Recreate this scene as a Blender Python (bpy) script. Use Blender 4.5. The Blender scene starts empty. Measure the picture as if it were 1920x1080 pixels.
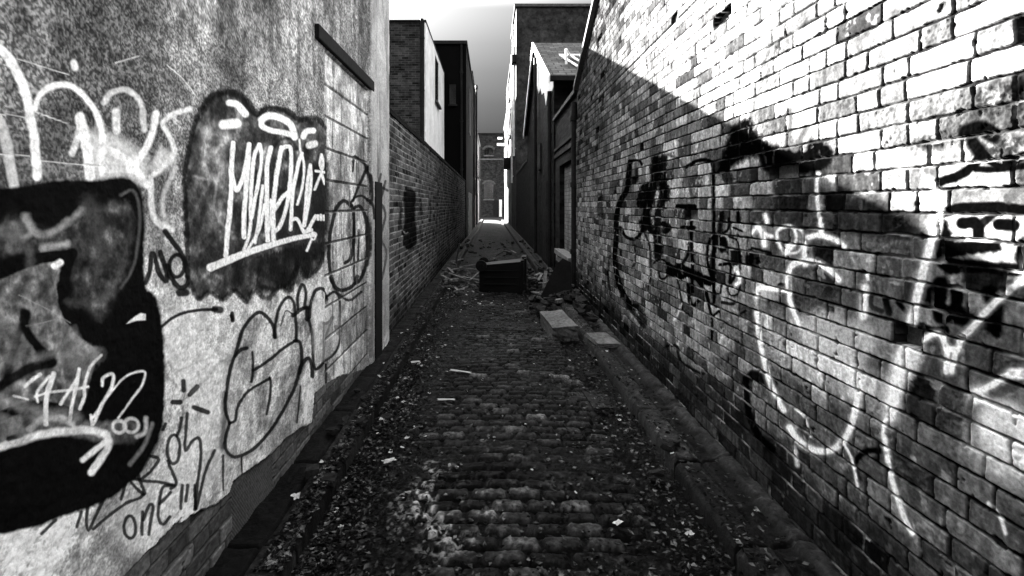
import bpy, math, random
import numpy as np
R = math.radians
random.seed(7); rng = np.random.default_rng(7)
sc = bpy.context.scene
col = sc.collection
CAMZ = 1.6; VX, VY, F = 921.0, 385.0, 930.0
XL, XR = -1.14, 1.39          # alley wall planes
SUNDIR = (-1.0, 2.0, 0.84)    # towards the sun

# ---------------------------------------------------------------- camera
cd = bpy.data.cameras.new('camera'); cam = bpy.data.objects.new('camera', cd); col.objects.link(cam)
cam.location = (0, 0, CAMZ); cam.rotation_euler = (R(90), 0, 0)
cd.sensor_width = 36; cd.lens = 36*F/1920; cd.shift_x = (960-VX)/1920; cd.shift_y = -(540-VY)/1920
cd.clip_start = .05; cd.clip_end = 2000
sc.camera = cam
# ---------------------------------------------------------------- light
sc.view_settings.view_transform = 'Standard'; sc.view_settings.look = 'None'
sc.view_settings.exposure = 4.65; sc.view_settings.gamma = 1
SL = math.sqrt(sum(c*c for c in SUNDIR)); ELEV = math.asin(SUNDIR[2]/SL)
AZ = math.atan2(SUNDIR[0], SUNDIR[1])
w = bpy.data.worlds.new('World'); sc.world = w; w.use_nodes = True
nt = w.node_tree; nt.nodes.clear()
def N(nt, t, **k):
    n = nt.nodes.new(t)
    for a, b in k.items(): setattr(n, a, b)
    return n
sky = N(nt, 'ShaderNodeTexSky', sky_type='NISHITA'); sky.sun_disc = False
sky.sun_elevation = ELEV; sky.sun_rotation = AZ; sky.dust_density = 1.5
bw = N(nt, 'ShaderNodeRGBToBW'); nt.links.new(sky.outputs[0], bw.inputs[0])
tc = N(nt, 'ShaderNodeTexCoord'); sx = N(nt, 'ShaderNodeSeparateXYZ'); nt.links.new(tc.outputs['Generated'], sx.inputs[0])
rp = N(nt, 'ShaderNodeValToRGB'); nt.links.new(sx.outputs[2], rp.inputs[0])
els = rp.color_ramp.elements
els[0].position = 0.02; els[0].color = (.006,)*3+(1,)
els[1].position = 1.0; els[1].color = (1,)*3+(1,)
for p_, v_ in ((.13, .0030), (.20, .0070), (.26, .0125), (.31, .020), (.37, .034), (.43, .15), (.5, .95)):
    e = els.new(p_); e.color = (v_,)*3+(1,)
mu = N(nt, 'ShaderNodeMath', operation='MULTIPLY'); nt.links.new(bw.outputs[0], mu.inputs[0]); nt.links.new(rp.outputs[0], mu.inputs[1])
bg = N(nt, 'ShaderNodeBackground'); bg.inputs[1].default_value = 0.13
wo = N(nt, 'ShaderNodeOutputWorld'); nt.links.new(mu.outputs[0], bg.inputs[0]); nt.links.new(bg.outputs[0], wo.inputs[0])
ld = bpy.data.lights.new('sun', 'SUN'); ld.energy = 5.0; ld.angle = R(0.15); ld.color = (1, .99, .975)
sun = bpy.data.objects.new('sun', ld); col.objects.link(sun)
from mathutils import Vector, Matrix, Euler
sun.rotation_euler = Vector(SUNDIR).to_track_quat('Z', 'Y').to_euler()

# ---------------------------------------------------------------- materials
def mat_tone(name, grain=55, grain_c=.5, bump=.4, rough=.9, attr=True, tone=.4, big=3, big_c=.3, bdist=.002, spec=.03):
    m = bpy.data.materials.new(name); m.use_nodes = True; t = m.node_tree
    b = t.nodes['Principled BSDF']; b.inputs['Roughness'].default_value = rough
    b.inputs['Specular IOR Level'].default_value = spec
    co = N(t, 'ShaderNodeTexCoord')
    n1 = N(t, 'ShaderNodeTexNoise'); n1.inputs['Scale'].default_value = grain; n1.inputs['Detail'].default_value = 5; n1.inputs['Roughness'].default_value = .65
    n2 = N(t, 'ShaderNodeTexNoise'); n2.inputs['Scale'].default_value = big; n2.inputs['Detail'].default_value = 4
    for n in (n1, n2): t.links.new(co.outputs['Object'], n.inputs['Vector'])
    def rng_(n, c):
        r = N(t, 'ShaderNodeMapRange'); t.links.new(n.outputs['Fac'], r.inputs['Value'])
        r.inputs['From Min'].default_value = .3; r.inputs['From Max'].default_value = .7
        r.inputs['To Min'].default_value = 1-c; r.inputs['To Max'].default_value = 1+c
        return r
    r1 = rng_(n1, grain_c); r2 = rng_(n2, big_c)
    m1 = N(t, 'ShaderNodeMath', operation='MULTIPLY'); t.links.new(r1.outputs[0], m1.inputs[0]); t.links.new(r2.outputs[0], m1.inputs[1])
    m2 = N(t, 'ShaderNodeMath', operation='MULTIPLY'); m2.use_clamp = True; t.links.new(m1.outputs[0], m2.inputs[0])
    if attr:
        a = N(t, 'ShaderNodeAttribute', attribute_name='tone'); t.links.new(a.outputs['Fac'], m2.inputs[1])
    else: m2.inputs[1].default_value = tone
    t.links.new(m2.outputs[0], b.inputs['Base Color'])
    if bump:
        bn = N(t, 'ShaderNodeBump'); bn.inputs['Strength'].default_value = bump; bn.inputs['Distance'].default_value = bdist
        t.links.new(n1.outputs['Fac'], bn.inputs['Height']); t.links.new(bn.outputs[0], b.inputs['Normal'])
    return m
def mat_plain(name, tone, **k): return mat_tone(name, attr=False, tone=tone*(.45 if tone < .3 else 1), **k)
def mat_brick(name, brick, dark, mortar, bump=.6, scale=1.0):
    brick *= .45; dark *= .45; mortar *= .45
    m = bpy.data.materials.new(name); m.use_nodes = True; t = m.node_tree
    b = t.nodes['Principled BSDF']; b.inputs['Roughness'].default_value = .9; b.inputs['Specular IOR Level'].default_value = .03
    uv = N(t, 'ShaderNodeUVMap')
    br = N(t, 'ShaderNodeTexBrick'); t.links.new(uv.outputs[0], br.inputs['Vector'])
    br.inputs['Scale'].default_value = 1/scale; br.inputs['Brick Width'].default_value = .225; br.inputs['Row Height'].default_value = .075
    br.inputs['Mortar Size'].default_value = .007; br.inputs['Mortar Smooth'].default_value = .3; br.inputs['Bias'].default_value = -.1
    br.inputs['Color1'].default_value = (brick,)*3+(1,); br.inputs['Color2'].default_value = (dark,)*3+(1,); br.inputs['Mortar'].default_value = (mortar,)*3+(1,)
    n = N(t, 'ShaderNodeTexNoise'); n.inputs['Scale'].default_value = 2.2; n.inputs['Detail'].default_value = 6; n.inputs['Roughness'].default_value = .7; t.links.new(uv.outputs[0], n.inputs['Vector'])
    r = N(t, 'ShaderNodeMapRange'); t.links.new(n.outputs['Fac'], r.inputs['Value'])
    r.inputs['From Min'].default_value = .3; r.inputs['From Max'].default_value = .7; r.inputs['To Min'].default_value = .3; r.inputs['To Max'].default_value = 1.7
    g = N(t, 'ShaderNodeRGBToBW'); t.links.new(br.outputs['Color'], g.inputs[0])
    x = N(t, 'ShaderNodeMath', operation='MULTIPLY'); t.links.new(g.outputs[0], x.inputs[0]); t.links.new(r.outputs[0], x.inputs[1]); t.links.new(x.outputs[0], b.inputs['Base Color'])
    bn = N(t, 'ShaderNodeBump'); bn.inputs['Strength'].default_value = bump; bn.inputs['Distance'].default_value = .01; bn.invert = True
    t.links.new(br.outputs['Fac'], bn.inputs['Height']); t.links.new(bn.outputs[0], b.inputs['Normal'])
    return m
def mat_slate(name, tone):
    m = mat_brick(name, tone*1.4, tone*.5, tone*.15, 1.0)
    for n in m.node_tree.nodes:
        if n.type == 'TEX_BRICK': n.inputs['Brick Width'].default_value = .3; n.inputs['Row Height'].default_value = .2; n.inputs['Mortar Size'].default_value = .012
    return m
M = dict(
 wall=mat_tone('graffiti_brickwork', 70, .42, .5, .95, spec=0, big=2.5, big_c=.12),
 plaster=mat_tone('painted_plaster', 60, .38, .6, .8, big=2.5, big_c=.12, bdist=.003),
 ground=mat_tone('cobbles_and_dirt', 60, .7, 1, .75, big=2, big_c=.4, bdist=.005, spec=.04),
 dbrick=mat_brick('dark_brick', .022, .002, .012), mbrick=mat_brick('soot_brick', .07, .008, .10),
 pbrick=mat_brick('pale_brick', .22, .12, .07), ebrick=mat_brick('far_brick', .07, .02, .05),
 slate=mat_slate('roof_slate', .09),
 white=mat_plain('white_render', .62, grain=7, grain_c=.16, big=.9, big_c=.22, bump=.1),
 sill=mat_plain('pale_stone', .20, grain=20, grain_c=.25),
 pebble=mat_plain('rough_cast', .06, grain=5, grain_c=.7, big=1.2, big_c=.5, bump=1, bdist=.03),
 black=mat_plain('black_tarred_wall', .002, grain=8, grain_c=.3, spec=.05),
 dark=mat_plain('dark_paint', .015, grain=14, grain_c=.4, spec=.2),
 plastic=mat_plain('black_plastic', .008, grain=30, grain_c=.3, bump=.1, rough=.6, spec=.06),
 rubber=mat_plain('tyre_rubber', .01, grain=30, grain_c=.2, spec=.1),
 iron=mat_plain('black_iron', .02, grain=30, grain_c=.5, rough=.5),
 pipewhite=mat_plain('white_plastic_pipe', .75, grain=8, grain_c=.1, bump=0, rough=.5),
 concrete=mat_plain('weathered_concrete', .15, grain=26, grain_c=.55, bump=1, bdist=.006),
 rubble=mat_plain('broken_brick', .035, grain=30, grain_c=.6, bump=1, bdist=.004),
 litter=mat_plain('pale_litter', .32, grain=20, grain_c=.3, rough=.6),
 timber=mat_plain('weathered_timber', .22, grain=25, grain_c=.5, bump=.8),
 dtimber=mat_plain('dark_timber', .012, grain=25, grain_c=.5, bump=.8, spec=.1),
 dtimber2=mat_plain('grey_boards', .02, grain=8, grain_c=.8, bump=1), 
 glass=mat_plain('dark_glass', .01, grain=5, grain_c=.2, bump=0, rough=.15, spec=.5),
 leaf=mat_tone('dead_leaves', grain=9, grain_c=.9, big=40, big_c=.8, bump=0, rough=.7),
 pdoor=mat_plain('pale_painted_door', .29, grain=10, grain_c=.4, big_c=.4),
 asphalt=mat_plain('asphalt', .05, grain=30, grain_c=.4),
)
# ---------------------------------------------------------------- mesh builder
class MB:
    def __init__(s): s.v = []; s.f = []; s.mi = []; s.sm = []
    def add(s, vs, fs, mi=0, smooth=False):
        o = len(s.v); s.v += [tuple(v) for v in vs]; s.f += [tuple(i+o for i in f) for f in fs]; s.mi += [mi]*len(fs); s.sm += [smooth]*len(fs)
    def box(s, x0, x1, y0, y1, z0, z1, mi=0, M_=None, bev=0):
        if bev:
            vs, fs = rbox(x1-x0, y1-y0, z1-z0, bev); c = Vector(((x0+x1)/2, (y0+y1)/2, (z0+z1)/2)); vs = [v+c for v in vs]
        else:
            vs = [Vector(p) for p in ((x0,y0,z0),(x1,y0,z0),(x1,y1,z0),(x0,y1,z0),(x0,y0,z1),(x1,y0,z1),(x1,y1,z1),(x0,y1,z1))]
            fs = [(0,3,2,1),(4,5,6,7),(0,1,5,4),(1,2,6,5),(2,3,7,6),(3,0,4,7)]
        if M_: vs = [M_ @ v for v in vs]
        s.add(vs, fs, mi)
    def prism(s, poly, axis, a0, a1, mi=0):
        # poly in the two other axes (x: (y,z); y: (x,z); z: (x,y))
        def P(q, a): return {'x': (a, q[0], q[1]), 'y': (q[0], a, q[1]), 'z': (q[0], q[1], a)}[axis]
        n = len(poly); vs = [P(q, a0) for q in poly]+[P(q, a1) for q in poly]
        s.add(vs, [tuple(range(n)), tuple(range(2*n-1, n-1, -1))]+[(i, i+n, (i+1) % n+n, (i+1) % n) for i in range(n)], mi)
    def cyl(s, p0, p1, r0, r1=None, n=10, mi=0):
        r1 = r0 if r1 is None else r1; p0 = Vector(p0); p1 = Vector(p1); d = (p1-p0).normalized(); u = d.orthogonal().normalized(); w_ = d.cross(u)
        vs = []
        for p, r in ((p0, r0), (p1, r1)):
            for k in range(n): a = 2*math.pi*k/n; vs.append(p+u*(r*math.cos(a))+w_*(r*math.sin(a)))
        o = len(s.v); s.add(vs, [(k, (k+1) % n, (k+1) % n+n, k+n) for k in range(n)], mi, True)
        s.add(vs, [tuple(range(n-1, -1, -1)), tuple(range(n, 2*n))], mi)
    def build(s, name, mats, parent=None, loc=None, rot=None):
        me = bpy.data.meshes.new(name); me.from_pydata(s.v, [], s.f); me.update()
        if not isinstance(mats, (list, tuple)): mats = [mats]
        for m in mats: me.materials.append(m)
        me.polygons.foreach_set('material_index', s.mi); me.polygons.foreach_set('use_smooth', s.sm)
        uv = me.uv_layers.new(name='UVMap')
        for p in me.polygons:
            n = p.normal; ax = max(range(3), key=lambda i: abs(n[i]))
            for li in p.loop_indices:
                v = me.vertices[me.loops[li].vertex_index].co
                uv.data[li].uv = (v.y, v.z) if ax == 0 else ((v.x, v.z) if ax == 1 else (v.x, v.y))
        o = bpy.data.objects.new(name, me); col.objects.link(o)
        if parent: o.parent = parent
        if loc: o.location = loc
        if rot: o.rotation_euler = rot
        return o
def rbox(a, b, c, r):
    # box with chamfered edges, centred
    import bmesh
    bm = bmesh.new(); bmesh.ops.create_cube(bm, size=1)
    for v in bm.verts: v.co = Vector((v.co.x*a, v.co.y*b, v.co.z*c))
    bmesh.ops.bevel(bm, geom=bm.edges[:], offset=min(r, .45*min(a, b, c)), segments=2, affect='EDGES', profile=.5)
    bm.verts.index_update(); vs = [v.co.copy() for v in bm.verts]; fs = [tuple(v.index for v in f.verts) for f in bm.faces]; bm.free(); return vs, fs
def tag(o, label=None, cat=None, group=None, kind=None):
    if cat and not kind: kind = 'thing'
    if label: o['label'] = label
    if cat: o['category'] = cat
    if group: o['group'] = group
    if kind: o['kind'] = kind
    return o
def empty(name, loc, label, cat, group=None):
    o = bpy.data.objects.new(name, None); col.objects.link(o); o.location = loc; o.empty_display_size = .2
    return tag(o, label, cat, group)
def thing_at(o, x, y, z):
    """re-centre: children are built in world coordinates; shift them under an empty at (x,y,z)"""
    for c in o.children: c.location = (c.location.x-x, c.location.y-y, c.location.z-z)
# ---------------------------------------------------------------- numpy noise
def hsh(i, j, s=0):
    i = i.astype(np.int64) if hasattr(i, 'astype') else np.int64(i); j = j.astype(np.int64) if hasattr(j, 'astype') else np.int64(j)
    h = (i*374761393 + j*668265263 + s*1274126177) & 0xffffffff
    h = ((h ^ (h >> 13))*1274126177) & 0xffffffff
    h = ((h ^ (h >> 16))*2246822519) & 0xffffffff
    return ((h ^ (h >> 15)) & 0xffffff)/float(0xffffff)
def vn(x, y, s=0):
    xi = np.floor(x); yi = np.floor(y); fx = x-xi; fy = y-yi; fx = fx*fx*(3-2*fx); fy = fy*fy*(3-2*fy)
    a = hsh(xi, yi, s); b = hsh(xi+1, yi, s); c = hsh(xi, yi+1, s); d = hsh(xi+1, yi+1, s)
    return (a*(1-fx)+b*fx)*(1-fy)+(c*(1-fx)+d*fx)*fy
def fbm(x, y, o=4, s=0):
    t = 0; a = .5; n = 0
    for k in range(o): t = t+a*vn(x*2**k+17.3*k, y*2**k+9.1*k, s+k); n += a; a *= .55
    return t/n
def ss(a, b, x): t = np.clip((x-a)/(b-a), 0, 1); return t*t*(3-2*t)
def mix(a, b, t): return a*(1-t)+b*t
# ---------------------------------------------------------------- grid mesh
def grid_obj(name, P, tone, keep, m, parent=None, extra=None, flip=False):
    """P: (ny, nx, 3) positions; tone (ny, nx); keep mask of faces (ny-1, nx-1) or None"""
    ny, nx = tone.shape
    idx = np.arange(ny*nx).reshape(ny, nx)
    q = np.stack([idx[:-1, :-1], idx[:-1, 1:], idx[1:, 1:], idx[1:, :-1]], -1).reshape(-1, 4)
    if flip: q = q[:, ::-1]
    if keep is not None: q = q[keep.reshape(-1)]
    V = P.reshape(-1, 3); T = tone.reshape(-1)
    if extra:
        ev, ef, et = extra; off = len(V)
        V = np.concatenate([V, np.array(ev, float)]); q = np.concatenate([q, np.array(ef)+off]); T = np.concatenate([T, np.full(len(ev), et)])
    used = np.zeros(len(V), bool); used[q.reshape(-1)] = True
    rm = np.cumsum(used)-1; V = V[used]; T = T[used]; q = rm[q]
    me = bpy.data.meshes.new(name); me.vertices.add(len(V)); me.vertices.foreach_set('co', V.astype(np.float32).reshape(-1))
    me.loops.add(q.size); me.loops.foreach_set('vertex_index', q.astype(np.int32).reshape(-1))
    me.polygons.add(len(q)); me.polygons.foreach_set('loop_start', np.arange(0, q.size, 4, dtype=np.int32)); me.polygons.foreach_set('loop_total', np.full(len(q), 4, np.int32))
    me.update(calc_edges=True)
    sm = np.ones(len(q), bool)
    if extra: sm[-len(extra[1]):] = False
    me.polygons.foreach_set('use_smooth', sm)
    at = me.attributes.new('tone', 'FLOAT', 'POINT'); at.data.foreach_set('value', T.astype(np.float32))
    me.materials.append(m)
    o = bpy.data.objects.new(name, me); col.objects.link(o)
    if parent: o.parent = parent
    return o
def box_arr(x0, x1, y0, y1, z0, z1):
    v = [(x0,y0,z0),(x1,y0,z0),(x1,y1,z0),(x0,y1,z0),(x0,y0,z1),(x1,y0,z1),(x1,y1,z1),(x0,y1,z1)]
    return v, [(0,3,2,1),(4,5,6,7),(0,1,5,4),(1,2,6,5),(2,3,7,6),(3,0,4,7)]
def steps(a, b, fn):
    o = [a]
    while o[-1] < b: o.append(o[-1]+fn(o[-1]))
    o[-1] = b; return np.array(o)
# ---------------------------------------------------------------- bricks
def bricks(U, V, seed=0, joint=.0045, mixed=.5, L=.225, H=.075):
    """returns joint mask (1 in joint), per-brick hashes, edge distance"""
    V = V+.004*(fbm(U*1.3, V*0+seed, 2, seed+90)-.5)*2
    wob = .0035
    u = U+wob*(fbm(U*22, V*22, 2, seed+1)-.5)*2; v = V+wob*.8*(fbm(U*22+50, V*22, 2, seed+2)-.5)*2
    r = np.floor(v/H); fv = v-r*H
    head = hsh(r, r*0+3, seed) < mixed
    off = hsh(r, r*0, seed)*.3+(np.mod(r, 2))*.1125
    uu = u+off
    k1 = np.floor(uu/L); f1 = uu-k1*L; d1 = np.minimum(f1, L-f1); id1 = k1*2
    # some stretchers are really two headers
    two = hsh(k1, r, seed+5) < .22; ft = np.mod(f1, L/2); d1 = np.where(two, np.minimum(ft, L/2-ft), d1); id1 = np.where(two, k1*2+np.floor(f1/(L/2)), id1)
    P_ = L*1.5; k2 = np.floor(uu/P_); f2 = uu-k2*P_; s2 = f2 < L; g = np.where(s2, f2, f2-L); w2 = np.where(s2, L, L/2)
    d2 = np.minimum(g, w2-g); id2 = k2*2+(~s2)+50000
    d = np.where(head, d2, d1); bid = np.where(head, id2, id1)
    dv = np.minimum(fv, H-fv)
    dd = np.minimum(d, dv)
    # softened corners
    cx = np.maximum(.011-d, 0); cy = np.maximum(.011-dv, 0); dd = np.minimum(dd, .011-np.sqrt(cx*cx+cy*cy))
    joint = joint+.0035*(fbm(U*16, V*16, 3, seed+44)-.45)*2; dd = dd-.006*ss(.66, .8, fbm(U*28, V*28, 3, seed+45))*(dd < .02); j = 1-ss(joint, joint+.003, dd)
    return j, r, bid, dd, (hsh(bid, r, seed+7), hsh(bid, r, seed+8), hsh(bid, r, seed+9))
# ---------------------------------------------------------------- paint (traced marks stored on the wall surface)
CR = dict(A=(0, 70, 2.298), B=(0, 540, 2.298), C=(340, 70, 2.298), D=(340, 520, 2.204), E=(1060, 70, 2.511), Fq=(1480, 70, 2.511),
          G=(1060, 480, 2.0377), H=(1480, 480, 2.0377), K=(1380, 80, 3.0), Q=(1120, 280, 3.0), J=(1400, 420, 3.0), Z=(0, 0, 1.0))
def pts(s, crop):
    ox, oy, k = CR[crop]; o = []
    for t in s.split():
        a, b = t.split(','); o.append((ox+float(a)/k, oy+float(b)/k))
    return np.array(o), k
def crom(p, n=5):
    if len(p) < 3: return p
    q = np.vstack([2*p[0]-p[1], p, 2*p[-1]-p[-2]]); o = []
    for i in range(1, len(q)-2):
        for t in np.arange(n)/n:
            o.append(.5*((2*q[i])+(-q[i-1]+q[i+1])*t+(2*q[i-1]-5*q[i]+4*q[i+1]-q[i+2])*t*t+(-q[i-1]+3*q[i]-3*q[i+1]+q[i+2])*t**3))
    o.append(p[-1]); return np.array(o)
class Paint:
    def __init__(s, PX, PY, nz, wk=1.): s.PX, s.PY, s.nz, s.wk = PX, PY, nz, wk; s.val = np.zeros(PY.shape, np.float32); s.a = np.zeros(PY.shape, np.float32)
    def block(s, x0, x1, y0, y1):
        c = np.where((s.PX >= x0) & (s.PX <= x1))[0]
        if len(c) == 0: return None
        c0, c1 = c[0], c[-1]+1; sub = s.PY[:, c0:c1]; r = np.where(((sub >= y0) & (sub <= y1)).any(axis=1))[0]
        if len(r) == 0: return None
        return slice(r[0], r[-1]+1), slice(c0, c1)
    def lay(s, b, al, v):
        o = s.a[b]; na = al+o*(1-al); s.val[b] = np.where(na > 1e-4, (v*al+s.val[b]*o*(1-al))/np.maximum(na, 1e-4), s.val[b]); s.a[b] = na
    def S(s, crop, st, w_, v, a=1., soft=1.2, nz=.8, tap=0, smooth=True):
        p, k = pts(st, crop); w_ = w_/k*s.wk
        if smooth: p = crom(p)
        m = w_/2+soft*2+nz*2+2; b = s.block(p[:, 0].min()-m, p[:, 0].max()+m, p[:, 1].min()-m, p[:, 1].max()+m)
        if b is None: return
        X = np.broadcast_to(s.PX[None, b[1]], s.PY[b].shape); Y = s.PY[b]; D = np.full(Y.shape, 1e9)
        n = max(len(p)-1, 1)
        for i in range(n):
            ax, ay = p[i]; bx, by = p[min(i+1, len(p)-1)]; dx, dy = bx-ax, by-ay; L2 = dx*dx+dy*dy+1e-9
            t = np.clip(((X-ax)*dx+(Y-ay)*dy)/L2, 0, 1); wf = 1-tap*(i/n)
            D = np.minimum(D, np.hypot(X-ax-t*dx, Y-ay-t*dy)-w_/2*wf)
        D = D+(s.nz[b]-.5)*2*nz
        if v > .5 and s.wk > 1.2: s.lay(b, .16*a*(1-ss(-soft, soft+w_*.6, D)), v)
        s.lay(b, a*(1-ss(-soft, soft, D)), v)
    def fill(s, crop, st, v, a=1., soft=3, nz=2, smooth=True, var=0):
        p, k = pts(st, crop)
        if smooth: p = crom(np.vstack([p, p[:1]]), 4)[:-1]
        m = soft*2+nz*2+2; b = s.block(p[:, 0].min()-m, p[:, 0].max()+m, p[:, 1].min()-m, p[:, 1].max()+m)
        if b is None: return
        X = np.broadcast_to(s.PX[None, b[1]], s.PY[b].shape); Y = s.PY[b]; D = np.full(Y.shape, 1e9); ins = np.zeros(Y.shape, bool)
        for i in range(len(p)):
            ax, ay = p[i]; bx, by = p[(i+1) % len(p)]; dx, dy = bx-ax, by-ay; L2 = dx*dx+dy*dy+1e-9
            t = np.clip(((X-ax)*dx+(Y-ay)*dy)/L2, 0, 1); D = np.minimum(D, np.hypot(X-ax-t*dx, Y-ay-t*dy))
            if by != ay: ins ^= ((ay > Y) != (by > Y)) & (X < dx*(Y-ay)/(by-ay)+ax)
        D = np.where(ins, -D, D)+(s.nz[b]-.5)*2*nz
        vv = np.clip(v*np.exp(var*(5.2*(fbm(X/16, Y/26, 4, 5)-.5)+1.2*(s.nz[b]-.5))), 0, .8) if var else v
        s.lay(b, a*(1-ss(-soft, soft, D)), vv)
    def ring(s, crop, cx, cy, rx, ry, w_, v, **k):
        st = ' '.join('%g,%g' % (cx+rx*math.cos(t), cy+ry*math.sin(t)) for t in np.linspace(0, 2*math.pi, 15)); s.S(crop, st, w_, v, **k)

# ================================================================= RIGHT NEAR WALL
def y2(fac, lo, hi): return lambda y: min(max(fac*y*y/690, lo), hi)
def right_wall():
    ys = np.concatenate([np.arange(-4, -.6, .04), np.arange(-.6, 1.14, .009), steps(1.15, 8.12, y2(.85, .0026, .0085))])
    zs = np.concatenate([np.arange(0.0, 2.35, .003), steps(2.35, 5.4, lambda z: .0075)])
    Yc, Zc = np.meshgrid(ys, zs)
    top = np.where(ys > 5.3, 3.96+.51*(7.2-ys), np.where(ys > 3.9, 4.93-.51*(5.3-ys), 4.22))
    Zt = np.minimum(Zc, top[None, :]); 
    j, r, bid, dd, (h1, h2, h3) = bricks(Yc, Zt, 11, .0024, .45)
    n1 = fbm(Yc*60, Zt*60, 3, 21); n2 = fbm(Yc*9, Zt*9, 4, 22); n3 = fbm(Yc*1.6, Zt*1.6, 3, 23); n4 = vn(Yc*160, Zt*160, 24)
    rough = (h3 > .78)
    hgt = -.007*j+(h1-.5)*.003+(n1-.5)*.0022+(n4-.5)*.0006+rough*(n1-.5)*.006*(1-j)
    hole = (h2 > .994) & (j < .5)
    hgt = np.where(hole, -.05, hgt)
    groove = 1-ss(.01, .02, np.abs(Zt-3.0)); hgt = hgt-.03*groove
    hgt = hgt-.02*(Zt > 3.0)
    tone = .16+.26*h1**1.3+.12*(n3-.35)
    tone = np.where(h2 < .10, tone*.28, tone); tone = np.where(rough, tone*.55, tone)
    tone = tone*(.55+.9*n1)*(.65+.7*n2)
    tone = tone+.30*ss(.62, .8, fbm(Yc*30, Zt*30, 3, 31))*(h3 < .5)*(1-rough*.5)   # limewash flecks
    # limewashed patch of paler masonry near the street end
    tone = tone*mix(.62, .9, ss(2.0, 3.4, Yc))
    pale = ss(.50, .72, fbm(Yc*1.6+3, Zt*2.0, 3, 41)*.7+.42*np.exp(-((Yc-2.05)/.50)**2-((Zt-.90)/.20)**2)+.3*np.exp(-((Yc-1.35)/.12)**2-((Zt-.93)/.12)**2))
    tone = mix(tone, np.minimum(tone*1.9+.18, .85), pale)
    up = ss(1.75, 2.1, Zt)*ss(6.5, 4.5, Yc)*mix(.35, 1, ss(1.7, 2.6, Yc)); tone = mix(tone, np.minimum(tone*1.35+.05, .8), .8*up)  # upper bricks toned lighter to strengthen the sunlit zone
    rgh = np.exp(-((Yc-1.36)/.085)**2-((Zt-1.895)/.055)**2)+np.exp(-((Yc-1.34)/.10)**2-((Zt-1.745)/.05)**2)+.8*np.exp(-((Yc-1.56)/.10)**2-((Zt-1.80)/.03)**2)
    tone = tone*mix(1, .12, np.clip(rgh*1.6, 0, 1)*(.35+.65*ss(.3, .6, n1))); hgt = hgt+np.clip(rgh, 0, 1)*(n1-.5)*.008*(1-j)
    edge_shade = ss(1.47, 1.50, Zt)*ss(1.66, 1.60, Zt-.18*ss(1.9, 2.4, Yc))*ss(1.58, 1.66, Yc)*ss(2.9, 2.3, Yc); tone = tone*mix(1, .28, edge_shade*(h2 < .8))  # brick band toned darker to deepen the shade under the sun's edge
    dmp = 1-ss(.34, .62, Zt+.25*(n3-.5)+.1*(n2-.5)); tone = tone*mix(1, .22, dmp)
    tone = tone*mix(1, .5, ss(2.6, 6.5, Yc)); tone = np.clip(tone, 0, .9); tone = tone**1.35*1.0*mix(1, .6, ss(2.6, 4, Yc)*ss(1.5, 2.4, Zt))*(.75+.5*ss(.3, .7, fbm(Yc*45, Zt*12, 2, 61)))  # shade deepening along the alley and on the mid wall, put into the tone
    PX = np.where(ys > .9, VX+F*XR/np.maximum(ys, .9), 5000); PY = VY-F*(Zt-CAMZ)/np.maximum(Yc, .9)
    p = Paint(PX, PY, n1, 1.3); W, B = .95, .0
    S, Fl, Rg = p.S, p.fill, p.ring
    # faint old tags and shadows of letters
    Fl('E', '780,420 860,380 900,450 960,500 1060,520 1150,480 1250,520 1240,600 1150,640 960,640 900,560 800,600 720,640 740,560', B, .93, soft=7, nz=3)
    S('E', '960,190 1000,150 1060,130 1080,160 1070,230 1040,260', 13, .12, .7, 2.5)
    S('E', '900,420 890,360 900,290 925,220 940,150', 16, .06, .75, 3); S('E', '1060,340 1062,400 1050,470 1040,520', 16, .03, .85, 3); S('E', '1000,385 1030,370 1050,345', 12, .03, .8, 2)
    S('E', '1040,40 1045,80 1040,110', 12, .1, .7, 2); S('E', '1035,190 1070,185 1075,250', 14, .08, .7, 2)
    S('K', '430,130 425,250 455,350 445,430 400,520 380,600', 22, .12, .55, 3)
    S('K', '300,540 330,600 350,560 400,480', 26, .03, .75, 3)
    # long black tag
    S('Q', '185,70 175,150 165,230 130,290 110,370 105,500 100,620 115,730 150,820 200,890', 22, B, .92, 1.3)
    S('Q', '180,90 200,62 235,65 250,85', 10, B, .8); S('Q', '130,440 160,490 205,505 245,470 260,400', 13, B, .9); S('Q', '260,460 290,530 300,620 300,720 280,800', 7, B, .7)
    S('Q', '330,60 325,160 300,260 280,340 265,440', 38, B, .85, 3, 3); S('Q', '370,50 365,180 370,260 345,340 340,440 340,600', 34, B, .8, 3, 3)
    Fl('Q', '240,210 290,190 300,300 250,330 220,310', B, .8, 2, 3); Fl('Q', '355,190 400,200 410,280 370,290', B, .7, 2, 3)
    S('Q', '250,410 285,395 300,450 330,480', 26, B, .8, 2, 3); S('Q', '370,420 400,440 380,460', 26, B, .8, 2, 2)
    S('Q', '500,100 560,65 620,62 650,90 652,200 655,400 655,860', 15, B, .85, 1.5); S('Q', '400,30 460,60 500,140 530,260', 12, .05, .6, 2)
    S('Q', '450,322 545,322', 22, B, .9); S('Q', '530,330 528,450 535,620 535,800', 15, B, .85); S('Q', '480,442 540,442', 20, B, .85); S('Q', '520,520 510,590 470,650 430,660 400,640', 13, B, .75)
    S('Q', '320,640 335,625 370,622 395,650 395,700 380,725 355,725 345,690', 9, B, .85); S('Q', '410,690 470,680 530,700 590,730 630,740', 42, B, .96, 1.5, 2.5); Fl('Q', '440,640 490,650 520,700 450,740', B, .95, 1.5, 2)
    S('Q', '450,730 470,820 478,900', 8, B, .75); S('Q', '470,870 450,930 430,960', 7, .7, .6)
    S('Q', '510,760 520,850 540,880 570,850', 15, B, .9); S('Q', '570,740 610,810 630,880 645,950 645,1070', 17, B, .9, tap=.5); S('Q', '645,945 685,910', 11, B, .9)
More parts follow.
